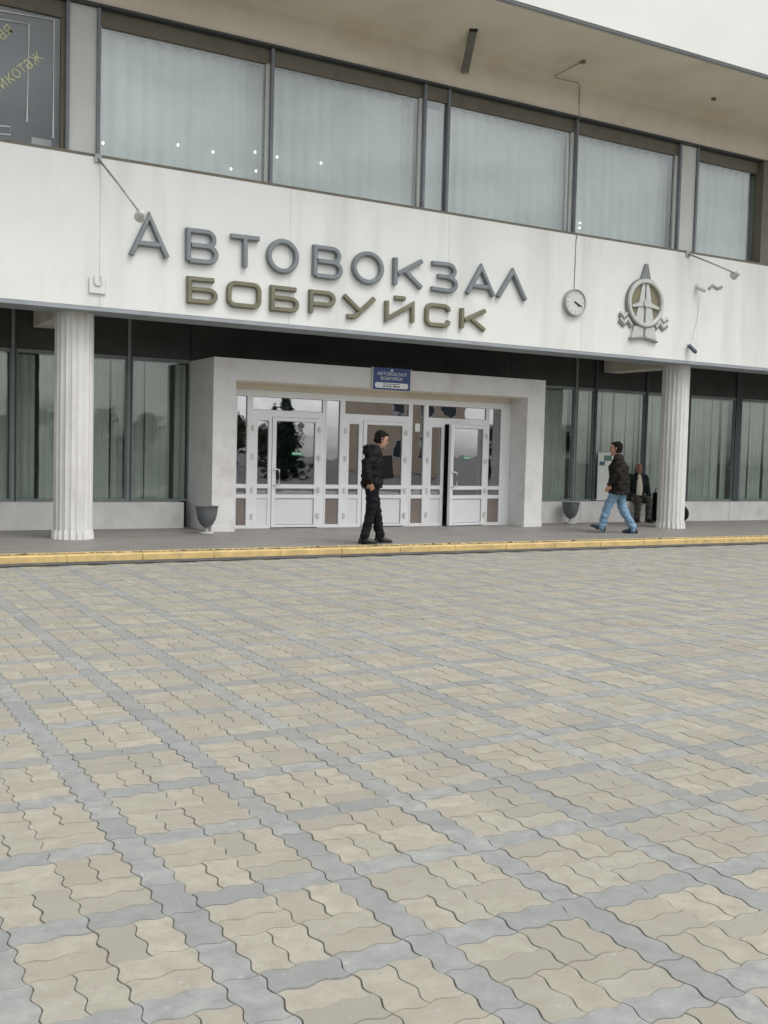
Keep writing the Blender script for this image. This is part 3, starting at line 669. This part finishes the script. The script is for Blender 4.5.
# security cameras
def sec_cam(px, py, label, tilt, sc=1, body='black'):
    p = at(px, py, YF-.10); o = empty('security_camera', (p.x, YF, p.z), label, 'camera')
    MB().tube([(p.x, YF+.003, p.z+.08*sc), (p.x, YF-.09*sc, p.z+.06*sc), (p.x, YF-.12*sc, p.z+.02*sc)], .014, 6).build('bracket', 'pale', o)
    dv = Vector((math.cos(tilt)*.55, -.75, math.sin(tilt)))*.11*sc; c = Vector((p.x, YF-.13*sc, p.z))
    MB().tube([c-dv, c+dv*.8, c+dv], [.05*sc, .05*sc, .038*sc], 10).build('body', body, o)
    MB().tube([c+dv*1.01, c+dv*1.12], .03*sc, 10).build('lens', 'ink', o)
    MB().box(p.x-.04, p.x+.04, YF-.012, YF+.003, p.z+.05*sc, p.z+.14*sc).build('wall_plate', 'pale', o)
sec_cam(692, 349, 'dark security camera at the lower fascia edge above the right column', -.9, .85, 'ink'); sec_cam(700.5, 289, 'small pale security camera high on the fascia right of the emblem', -.5, .8, 'pale')
q0, q1 = at(700, 296, YF), at(692, 340, YF)
tag(MB().tube([(q0.x, YF-.003, q0.z), ((q0.x+q1.x)/2+.03, YF-.003, (q0.z+q1.z)/2), (q1.x, YF-.003, q1.z)], .007, 5).build('camera_cable', 'pale'), 'pale cable on the fascia linking the two security cameras', 'cable')
q = at(712, 288, YF); m = MB(); stroke(m, [(q.x-.10, q.z-.03), (q.x, q.z+.05), (q.x+.15, q.z+.0), (q.x+.28, q.z+.05)], .05, YF+.002, YF-.03, False, .01)
tag(m.build('conduit_remnant', 'cable'), 'short bent grey conduit stub beside the small high camera', 'conduit')
# wall box
wb = empty('wall_box', (3.83, YF, 3.755), 'small pale square box with two prongs on the fascia above the left column', 'electrical box')
MB().box(3.715, 3.94, YF-.03, YF+.003, 3.76, 3.965).build('cover', 'fascia', wb)
e = MB(); [e.box(*q_) for q_ in ((3.705,3.714,YF-.032,YF+.002,3.75,3.975),(3.941,3.95,YF-.032,YF+.002,3.75,3.975),(3.714,3.941,YF-.032,YF+.002,3.75,3.759))]; e.build('edge', 'panelg', wb)
for s_ in (-1, 1): m = MB(); stroke(m, [(3.83+s_*.05, 4.0), (3.83+s_*.045, 3.90), (3.83+s_*.012, 3.86)], .035, YF-.028, YF-.05, False, .006); m.build('prong', 'panelg', wb)
# blue sign board over the entrance
sg = empty('blue_sign', (9.63, YPF, 2.70), 'small navy sign board with white writing above the entrance doors', 'sign')
sx0, sx1, sz0, sz1 = 9.235, 10.035, 2.70, 3.105; ys = YPF-.035
box('board', 'navy', sg, sx0, sx1, ys, YPF-.001, sz0, sz1); fr = MB()
for q_ in ((sx0-.02, sx0-.001), (sx1+.001, sx1+.02)): fr.box(q_[0], q_[1], ys-.006, YPF-.001, sz0, sz1)
fr.build('edge_trim', 'pale', sg)
text_mesh('lettering', 'АВТОВОКЗАЛ', 'white', sg, 9.635, ys-.0015, 2.965, .058, 0, 1.12); text_mesh('lettering', 'БОБРУЙСК', 'white', sg, 9.635, ys-.0015, 2.882, .055, 0, 1.12)
MB().prism([(9.60,3.045),(9.67,3.045),(9.64,3.09),(9.63,3.09)], ys-.004, ys-.0002).build('mark', 'white', sg)
pw = arc(9.96, 2.78, .03, .05, -90, 90, 6) + arc(9.31, 2.78, .03, .05, 90, 270, 6); MB().prism(pw, ys-.004, ys-.0002).build('white_field', 'white', sg)
m = MB(); m.box(9.45, 9.82, ys-.006, ys-.0042, 2.80, 2.812)
for x in (9.45, 9.52, 9.58, 9.66, 9.70, 9.76): m.box(x, x+.045, ys-.006, ys-.0042, 2.75, 2.778)
m.build('small_print', 'ink', sg)
# added glowing bulbs and cords, standing in for bright specks in the upper panes
def speck_bulbs(pts, label):
    g_ = empty('light_specks', at(*pts[0], YW+.24), label, 'lights'); P_ = [at(px, py, YW+.24) for px, py in pts]
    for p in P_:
        MB().lathe([(.0,-.022),(.014,-.014),(.019,0),(.014,.014),(0,.022)], p, 8).build('speck_bulb', 'speck_bulb', g_, smooth=True)
    m = MB(); [m.tube([(p.x, p.y, p.z+.03), (p.x, p.y+.02, p.z+.25), (p.x, p.y+.04, 7.59)], .002, 4) for p in P_]; m.build('added_cord', 'curtup', g_)
speck_bulbs([(103,143),(178,145),(213,152),(255,152),(231,169),(256,171)], 'tiny added bulbs imitating bright specks in the second upper window from the left')
speck_bulbs([(277,157),(321,163)], 'pair of tiny added bulbs imitating bright specks in the third upper window')
speck_bulbs([(580,223),(579.5,228)], 'tiny added bulbs imitating bright specks low in the fifth upper window')
# poster panel leaning in the glazing
po = empty('poster', (16.05, YGL-.03, .56), 'white poster with two small blue pictures in the window behind the walking man', 'poster')
pa, pb_ = at(597, 480, YGL-.03).x, at(618, 480, YGL-.03).x
box('sheet', 'paper', po, pa, pb_, YGL-.045, YGL-.033, .575, 1.66); box('picture', 'posterblue', po, pa+.04, pa+.20, YGL-.049, YGL-.0455, 1.37, 1.46); box('picture', 'postergreen', po, pa+.17, pa+.40, YGL-.049, YGL-.0455, 1.475, 1.60)
# urns
def urn(x, y, label):
    o = empty('litter_urn', (x, y, ZP), label, 'litter bin', 'goblet-shaped litter urns by the entrance')
    z = ZP
    MB().lathe([(.0,.0),(.135,.0),(.13,.025),(.05,.035),(.03,.06),(.026,.12),(.0,.12)], (x, y, z-.003), 20).build('foot', 'urnfoot', o, smooth=True, base=True)
    MB().lathe([(.0,.11),(.045,.11),(.10,.15),(.145,.23),(.17,.32),(.185,.42),(.195,.455),(.20,.46),(.185,.462),(.17,.43),(.155,.33),(.13,.24),(.07,.17),(.0,.165)], (x, y, z), 28).build('bowl', 'urn', o, smooth=True)
urn(5.93, 16.45, 'dark metal goblet-shaped litter urn at the left pillar of the entrance'); urn(14.55, 17.45, 'dark metal goblet-shaped litter urn right of the entrance below the window')
# luggage half hidden by the right column
sc_ = empty('suitcase', (17.05, 17.5, ZP), 'tall black suitcase between the seated man and the right column', 'suitcase')
box('shell', 'bag', sc_, 17.10, 17.40, 17.42, 17.66, ZP+.03, .78, bevel=.03); MB().tube([(17.15,17.6,.77),(17.15,17.6,.86),(17.33,17.6,.86),(17.33,17.6,.77)], .012, 6).build('handle', 'bag', sc_)
for x in (17.14, 17.36): MB().lathe([(0,-.004),(.02,-.004),(.03,.015),(.02,.04),(0,.04)], (x, 17.54, ZP), 10).build('wheel', 'black', sc_)
df = empty('duffel_bag', (17.6, 17.5, ZP), 'black duffel bag mostly hidden behind the right column', 'bag')
MB().tube([(17.42,17.5,.29),(17.44,17.5,.29),(17.52,17.5,.29),(17.88,17.5,.29),(17.97,17.5,.29),(18.0,17.5,.29)], [.10,.17,.195,.195,.17,.10], 16).build('body', 'bag', df, smooth=True)
for yy in (17.38, 17.62): MB().tube([(17.5,yy,.44),(17.54,yy+.02,.53),(17.78,yy+.02,.53),(17.82,yy,.44)], .012, 6).build('strap', 'bag', df)

# ------------------------------------------------------------------ people
def ell_ring(c, a, b_, n=16):
    c, a, b_ = Vector(c), Vector(a), Vector(b_); return [c + a*math.cos(2*PI*k/n) + b_*math.sin(2*PI*k/n) for k in range(n)]
class Flesh(MB):
    def limb(s, p0, p1, r0, r1, n=12):
        p0, p1 = Vector(p0), Vector(p1); d = (p1-p0).normalized(); pts, rs = [], []
        for t in (-1, -.85, -.5): pts.append(p0+d*r0*t); rs.append(max(.002, r0*math.sqrt(1-t*t)))
        pts += [p0, p0.lerp(p1, .35), p0.lerp(p1, .7), p1]; rs += [r0, r0+(r1-r0)*.30, r0+(r1-r0)*.68, r1]
        for t in (.5, .85, 1): pts.append(p1+d*r1*t); rs.append(max(.002, r1*math.sqrt(max(0, 1-t*t))))
        return s.tube(pts, rs, n)
    def ball(s, c, rx, ry, rz, n=14):
        c = Vector(c); return s.loft([[c + Vector((rx*math.sin(t)*math.cos(2*PI*k/n), ry*math.sin(t)*math.sin(2*PI*k/n), rz*math.cos(t))) for k in range(n)] for t in [PI*(i+.02)/8.04 for i in range(9)]])
    def rings(s, lst): # (centre, half depth along x, half width along y)
        return s.loft([ell_ring(c, (a, 0, 0), (0, w, 0)) for c, a, w in lst])
    def skin(s, name, mat_, parent, vox=.011, sm=4, wrinkle=0, wf=9, cut=None):
        me = bpy.data.meshes.new(name); me.from_pydata(s.v, [], s.f); bm = bmesh.new(); bm.from_mesh(me); bmesh.ops.recalc_face_normals(bm, faces=bm.faces); bm.to_mesh(me); bm.free()
        o = bpy.data.objects.new('tmp', me); C.objects.link(o)
        r = o.modifiers.new('r', 'REMESH'); r.mode = 'VOXEL'; r.voxel_size = vox
        if sm: q = o.modifiers.new('s', 'SMOOTH'); q.iterations = sm; q.factor = .5
        dg = bpy.context.evaluated_depsgraph_get(); out = bpy.data.meshes.new_from_object(o.evaluated_get(dg)); bpy.data.objects.remove(o)
        if wrinkle:
            nn = [v.normal.copy() for v in out.vertices]
            for v, n in zip(out.vertices, nn):
                p = v.co; v.co = p + n*wrinkle*(noise.noise((p.x*wf, p.y*wf, p.z*wf*1.9)) + .5*noise.noise((p.x*wf*2.3, p.y*wf*2.3+5, p.z*wf*3)))
        for p in out.polygons: p.use_smooth = True
        out.materials.clear(); out.materials.append(M[mat_]); out.name = name
        ob = bpy.data.objects.new(name, out); C.objects.link(ob); ob.parent = parent; return ob
def hand(f, wr, d, pn, thumb, curl=.5, sc=1):
    """hand from wrist wr along d, palm normal pn; fingers curl towards pn"""
    wr, d, pn = Vector(wr), Vector(d).normalized(), Vector(pn).normalized(); s_ = d.cross(pn).normalized()*thumb
    for k, o_ in enumerate((.028, .010, -.010, -.027)):
        f.limb(wr+s_*o_*.6, wr+d*.085*sc+s_*o_, .017, .013, 8)
        ln = (.075, .085, .08, .062)[k]*sc; b0 = wr+d*.088*sc+s_*o_*1.1
        d1 = (d*math.cos(curl*.6)+pn*math.sin(curl*.6)); d2 = (d*math.cos(curl*1.6)+pn*math.sin(curl*1.6)); b1 = b0+d1*ln*.55
        f.limb(b0, b1, .0098, .009, 8); f.limb(b1, b1+d2*ln*.5, .009, .0078, 8)
    t0 = wr+d*.025+s_*.024; t1 = t0+(d*.7+s_*.75).normalized()*.045; f.limb(t0, t1, .013, .011, 8); f.limb(t1, t1+(d*.95+s_*.15+pn*.3).normalized()*.034, .0105, .009, 8)
def head(f, c, pitch=0, sc=1):
    """c = head centre; face towards +x, pitched down by pitch"""
    c = Vector(c); R_ = Matrix.Rotation(pitch, 3, 'Y')
    lst = [(-.115,.012,.035,.028),(-.10,.020,.055,.046),(-.07,.012,.075,.058),(-.03,.004,.088,.068),(.01,-.002,.096,.074),(.05,-.006,.098,.076),(.085,-.012,.082,.064),(.108,-.016,.050,.040),(.116,-.016,.015,.012)]
    f.loft([[c + R_ @ Vector((x+a*math.cos(2*PI*k/16), w*math.sin(2*PI*k/16), z))*sc for k in range(16)] for z, x, a, w in lst])
    def pt(x, y, z): return c + R_ @ Vector((x, y, z))*sc
    f.limb(pt(.088,0,.022), pt(.108,0,-.022), .010, .016, 8); f.limb(pt(.07,0,-.09), pt(.075,0,-.098), .022, .02, 8)
    f.limb(pt(.084,.03,.034), pt(.084,-.03,.034), .012, .012, 8); f.limb(pt(.085,.018,-.056), pt(.085,-.018,-.056), .011, .011, 8)
    for s_ in (-1, 1): f.limb(pt(-.012, s_*.078, .022), pt(-.006, s_*.076, -.022), .016, .011, 8)
    return pt
def shoe(name, mat_, parent, ank, toe, pitch=0):
    ank = Vector(ank); t = Vector((toe[0], toe[1], 0)).normalized(); s_ = Vector((-t.y, t.x, 0))
    R_ = Matrix.Rotation(pitch, 3, s_)
    f = Flesh(); r = []
    for x, w, h in ((-.09,.028,.07),(-.072,.040,.10),(-.03,.046,.125),(.03,.048,.115),(.09,.050,.085),(.15,.048,.065),(.19,.034,.05),(.21,.014,.03)):
        r.append([ank + R_ @ (t*x + s_*w*math.cos(a) + Vector((0, 0, -.085 + max(0, h*(.5+.5*math.sin(a))*1.0)))) for a in [2*PI*k/14 for k in range(14)]])
    f.loft(r); f.limb(ank+Vector((0,0,-.03)), ank+Vector((0,0,.02)), .045, .045)
    o = f.skin(name, mat_, parent, .009, 2); return o
def person(loc, rz, J, mats, label, opts):
    root = empty('person', loc, label, 'person'); root.rotation_euler.z = rz
    V_ = Vector; f = Flesh()
    P_, Wt, Ch, Nk, Hd = (V_(J[k]) for k in ('pelvis', 'waist', 'chest', 'neck', 'head'))
    # --- the continuous body
    f.rings([(P_+V_((0,0,-.09)),.085,.13),(P_,.105,.155),(Wt,.092,.135),(Ch,.11,.155),(Ch.lerp(Nk,.6),.095,.15),(Nk+V_((0,0,-.02)),.06,.08)])
    f.limb(Nk+V_((0,0,-.04)), Hd+V_((-.01,0,-.06)), .058, .052); pt = head(f, Hd, opts.get('pitch', 0), opts.get('hs', 1))
    for s_ in 'lr':
        sh, el, wr = (V_(J[k+s_]) for k in ('sh', 'el', 'wr')); hp, kn, an = (V_(J[k+s_]) for k in ('hip', 'knee', 'ank'))
        f.limb(sh, el, .05, .04); f.limb(el, wr, .039, .028); f.limb(hp, kn, .08, .052); f.limb(kn, an, .052, .036)
        tv = V_((J['toe'+s_][0], J['toe'+s_][1], 0)).normalized(); f.limb(an+V_((0,0,-.03)), an+tv*.12+V_((0,0,-.066)), .030, .014)
        hd = J['hand'+s_]; hand(f, wr, hd[0], hd[1], hd[2], hd[3])
    f.skin('body', mats['skin'], root, .0075, 2)
    # --- trousers
    f = Flesh(); f.rings([(P_+V_((0,0,-.13)),.09,.12),(P_+V_((0,0,-.05)),.125,.168),(P_+V_((0,0,.05)),.122,.165),(Wt,.11,.15)])
    for s_ in 'lr':
        hp, kn, an = (V_(J[k+s_]) for k in ('hip', 'knee', 'ank'))
        f.limb(hp, kn, .108, .086); f.limb(kn, an+V_((0,0,.02)), .083, .072); f.limb(an+V_((0,0,.05)), an+V_((0,0,-.025)), .066, .07)
    f.skin('trousers', mats['trousers'], root, .010, 2, .015, 9)
    for s_ in 'lr': shoe('shoe', mats['shoe'], root, J['ank'+s_], J['toe'+s_], J.get('fp'+s_, 0))
    # --- jacket
    f = Flesh(); hem = opts.get('hem', .13); wd = opts.get('wide', 1); lo = P_ + V_((opts.get('hx', 0), 0, -hem))
    f.rings([(lo,.142*wd,.188*wd),(lo.lerp(P_,.5),.146*wd,.192*wd),(P_+V_((0,0,.06)),.145*wd,.19*wd),(Wt+V_((0,0,.05)),.140*wd,.19*wd),(Ch,.145*wd,.20*wd),(Ch.lerp(Nk,.55),.125,.195),(Nk+V_((-.01,0,-.01)),.085,.11),(Nk+V_((-.005,0,.045)),.066,.07)])
    for s_ in 'lr':
        sh, el, wr = (V_(J[k+s_]) for k in ('sh', 'el', 'wr')); f.limb(sh, el, .082, .066); f.limb(el, el.lerp(wr, .96), .066, .05)
    for a, b__, r0, r1 in opts.get('extra', ()): f.limb(a, b__, r0, r1)
    f.skin('jacket', mats['jacket'], root, .010, 2, .020, 8)
    return root, pt, Hd
def hair_cap(root, Hd, pitch, mat_, fringe=.0, cut=.03, top=.014, back=-.06, sc=1.03):
    """hair: the skull grown by a bit, kept where it lies above the hairline"""
    f = Flesh(); R_ = Matrix.Rotation(pitch, 3, 'Y'); rings = []
    for z, x, a, w in ((back,-.012,.080,.070),(-.02,-.012,.093,.080),(.02,-.012,.100,.083),(.06,-.010,.106,.085),(.095,-.014,.092,.074),(.118,-.018,.062,.05),(.130,-.018,.02,.02)):
        rr = []
        for k in range(16):
            c, s_ = math.cos(2*PI*k/16), math.sin(2*PI*k/16); xx = x + a*c
            lim = cut if z < .06 else .2          # hairline: nothing on the face below the forehead
            if z < .062 and c > 0: xx = min(xx, -.005 + (z+.06)*fringe)
            rr.append(Vector(Hd) + R_ @ Vector((xx, w*s_, z))*sc)
        rings.append(rr)
    f.loft(rings); return f.skin('hair', mat_, root, .006, 1, .014, 34)
def face(root, pt, brow='hair'):
    for s_ in (-1, 1):
        o = MB().lathe([(0,-.008),(.010,-.004),(.010,.004),(0,.008)], pt(.086, s_*.03, .012), 8).build('eye', 'eye'); o.parent = root
        o = MB().tube([pt(.094, s_*.018, .032), pt(.090, s_*.045, .034)], .006, 6).build('eyebrow', brow); o.parent = root
    o = MB().tube([pt(.096, -.02, -.056), pt(.099, 0, -.056), pt(.096, .02, -.056)], .005, 6).build('mouth', 'lip'); o.parent = root
V3 = Vector
# walking man with a black folder, heading right
J1 = dict(pelvis=(0,0,.95), waist=(.0,0,1.10), chest=(.005,0,1.29), neck=(.055,0,1.50), head=(.135,0,1.625),
  shl=(.01,.19,1.43), ell=(.03,.27,1.16), wrl=(.20,.12,1.06), shr=(.0,-.19,1.43), elr=(-.13,-.26,1.17), wrr=(-.09,-.25,.97),
  hipl=(0,.09,.92), kneel=(.10,.09,.50), ankl=(.17,.09,.09), toel=(1,.08), hipr=(0,-.09,.92), kneer=(-.02,-.09,.50), ankr=(-.12,-.10,.09), toer=(1,-.08),
  handl=((.6,-.8,.1),(0,-.2,1),1,.9), handr=((.45,.25,-.85),(.2,.9,0),-1,.5))
W1 = (7.78, 14.12, ZP); m1 = dict(skin='skin', trousers='trousers', shoe='shoe', jacket='jacket')
p1_, pt, Hd = person(W1, -.30, J1, m1, 'man in black hooded jacket and dark trousers walking right past the doors', dict(pitch=.34, hem=.06, wide=1.17, hs=1.05,
  extra=[((-.085,-.08,1.49),(-.085,.08,1.49),.055,.055), ((-.09,-.08,1.43),(-.09,.08,1.43),.06,.06), ((-.03,-.10,1.52),(-.09,-.06,1.50),.035,.045), ((-.03,.10,1.52),(-.09,.06,1.50),.035,.045)]))
hair_cap(p1_, Hd, .34, 'hair', .25, sc=1.09); face(p1_, pt)
o = Flesh(); o.rings([(V3((-.01,0,.865)),.148,.195),(V3((0,0,.93)),.150,.197)]); o.skin('shirt_hem', 'greyshirt', p1_, .011, 2, .008, 9)
fo = empty('folder', V3(W1)+V3((.165,-.12,1.02)), 'black folder carried against the chest by the walking man', 'folder'); fo.rotation_euler = (0, -.10, -.30)
def lbox(name, mat_, parent, x0, x1, y0, y1, z0, z1, bev):
    ob = MB().box(x0, x1, y0, y1, z0, z1).build(name, mat_, parent, bevel=bev, origin=(0, 0, 0)); ob.location = (0, 0, 0); return ob
lbox('cover', 'bag', fo, -.04, .135, -.02, -.008, 0, .36, .003); lbox('cover', 'bag', fo, -.04, .135, .008, .02, 0, .36, .003); lbox('papers', 'paper', fo, -.03, .128, -.007, .007, .012, .34, .001)
# walking man in jeans, heading left
J2 = dict(pelvis=(0,0,.93), waist=(.01,0,1.08), chest=(.02,0,1.27), neck=(.045,0,1.47), head=(.085,0,1.61),
  shl=(.03,.19,1.41), ell=(.02,.27,1.13), wrl=(.17,.25,.94), shr=(.02,-.19,1.41), elr=(-.08,-.27,1.14), wrr=(.02,-.27,.90),
  hipl=(0,.09,.90), kneel=(.19,.09,.51), ankl=(.29,.09,.125), toel=(1,.05), fpl=-.35, hipr=(0,-.09,.90), kneer=(-.07,-.09,.48), ankr=(-.29,-.09,.085), toer=(1,-.1),
  handl=((.35,0,-.9),(.2,-.9,0),1,.6), handr=((.35,0,-.9),(.2,.9,0),-1,.6))
m2 = dict(skin='skin', trousers='denim', shoe='shoe2', jacket='jacket2'); W2 = (13.72, 15.05, ZP)
p2_, pt, Hd = person(W2, PI-.78, J2, m2, 'man in dark jacket and light blue jeans striding left', dict(pitch=.05, hem=.18, wide=1.36, hs=1.1))
hair_cap(p2_, Hd, .05, 'hair', .25, sc=1.14); face(p2_, pt)
o = Flesh(); o.ball(Vector(Hd)+V3((-.088,.01,.105)), .034, .034, .026); o.skin('bald_spot', 'skin', p2_, .008, 1)
# seated man on the plinth
J3 = dict(pelvis=(0,0,.56), waist=(.0,0,.70), chest=(.01,0,.89), neck=(.04,0,1.08), head=(.07,0,1.215),
  shl=(.02,.18,1.02), ell=(.02,.25,.75), wrl=(.25,.20,.58), shr=(.02,-.18,1.02), elr=(.0,-.26,.75), wrr=(.20,-.20,.57),
  hipl=(.03,.10,.54), kneel=(.40,.14,.50), ankl=(.38,.14,.085), toel=(1,.2), hipr=(.03,-.10,.54), kneer=(.40,-.13,.50), ankr=(.36,-.12,.085), toer=(1,-.2),
  handl=((.85,-.1,-.4),(0,-.1,-1),-1,.5), handr=((.85,.1,-.4),(0,.1,-1),1,.5))
m3 = dict(skin='skin3', trousers='trousers3', shoe='shoe', jacket='jacket3'); W3 = (16.86, 17.90, ZP)
p3_, pt, Hd = person(W3, -PI/2-.35, J3, m3, 'balding man in dark open jacket and cream shirt seated on the plinth', dict(pitch=.10, hem=.0, wide=1.0))
hc = hair_cap(p3_, Hd, .10, 'hairg', .0, back=-.05); hc.scale = (.98, .98, .97); face(p3_, pt, 'hairg')
for v in hc.data.vertices:                                         # only a fringe of hair round the back of the head
    if v.co.z > Hd.z+.045: v.co = Vector((Hd.x-.02, 0, Hd.z+.03)) + (v.co - Vector((Hd.x-.02, 0, Hd.z+.03)))*.72
f = Flesh(); f.rings([(V3((.135,0,.60)),.035,.075),(V3((.150,0,.72)),.035,.080),(V3((.150,0,.90)),.035,.070),(V3((.125,0,1.03)),.030,.050),(V3((.095,0,1.09)),.022,.04)]); f.skin('shirt', 'shirt', p3_, .009, 3, .006, 10)

# ------------------------------------------------------------------ across the square (seen mirrored in the door glass)
def quads(cs, s0, s1):
    m = MB()
    for c in cs:
        a = Vector((random.gauss(0,1), random.gauss(0,1), random.gauss(0,1))).normalized()*random.uniform(s0, s1); b__ = a.orthogonal().normalized()*a.length*.6
        c = Vector(c); m.poly([c-a, c+b__, c+a, c-b__], [(0,1,2,3)])
    return m
def spruce(x, y, h, r, label):
    t = empty('spruce_tree', (x, y, -.06), label, 'tree', 'trees across the square')
    MB().tube([(x, y, -.1), (x, y, h*.5), (x, y, h*.97)], [.13, .08, .02], 8).build('trunk', 'bark', t); cs = []
    for k in range(3800):
        u = random.random()**.75; z = .35 + (h-.35)*(1-u) if False else .3 + (h-.3)*(1-math.sqrt(random.random()))
        rr = r*(1-(z-.3)/(h-.3))*(.75+.25*math.sin(z*9)) + .06; a = random.uniform(0, 2*PI); q = rr*math.sqrt(random.uniform(.1, 1)); cs.append((x+q*math.cos(a), y+q*math.sin(a), z - q*.25))
    quads(cs, .10, .22).build('crown', 'spruce', t)
def bushy(x, y, h, r, label):
    t = empty('leafy_tree', (x, y, -.06), label, 'tree', 'trees across the square'); MB().tube([(x, y, -.1), (x+.1, y, h*.45), (x-.05, y+.1, h*.8)], [.16, .10, .03], 8).build('trunk', 'bark', t); cs = []
    blobs = [(random.gauss(0, r*.45), random.gauss(0, r*.45), h*random.uniform(.4, .9), r*random.uniform(.3, .55)) for _ in range(14)]
    for k in range(2400):
        bx_, by_, bz, br = random.choice(blobs); v = Vector((random.gauss(0,1), random.gauss(0,1), random.gauss(0,.8))).normalized()*br*random.uniform(.5, 1); cs.append((x+bx_+v.x, y+by_+v.y, max(.3, bz+v.z)))
    quads(cs, .10, .2).build('crown', 'leaf', t)
spruce(26.6, -25, 5.6, 1.9, 'dark spruce mirrored in the left door glass'); spruce(24.0, -30, 4.2, 1.5, 'smaller spruce mirrored beside the left door handle')
for i, (x, y, h) in enumerate(((14,-45,4),(20,-48,4.6),(25,-50,3.8),(31,-47,4.4),(37,-52,3.6),(52,-52,4.6),(60,-50,5.2),(68,-48,4.4),(7,-50,5),(-2,-48,4.4),(-12,-50,5))):
    bushy(x, y, h, 2.6, 'low leafy tree in the row across the square, mirrored in the glass')
H = empty('ochre_house', (41, -33, -.06), 'ochre stuccoed house mirrored in the middle door glass', 'building')
box('wall', 'stucco', H, 37.4, 45.0, -38, -32, -.1, 7.6); MB().prism([(37.0,7.61),(45.4,7.61),(41.2,9.6)], -38.4, -31.6).build('roof', 'roof', H)
for x in (38.6, 40.8, 43.0):
    for z in (1.2, 4.5): w = box('window', 'white', H, x-.1, x+1.2, -32.04, -31.94, z-.1, z+1.5); box('pane', 'winglass', w, x, x+1.1, -31.938, -31.92, z, z+1.4)
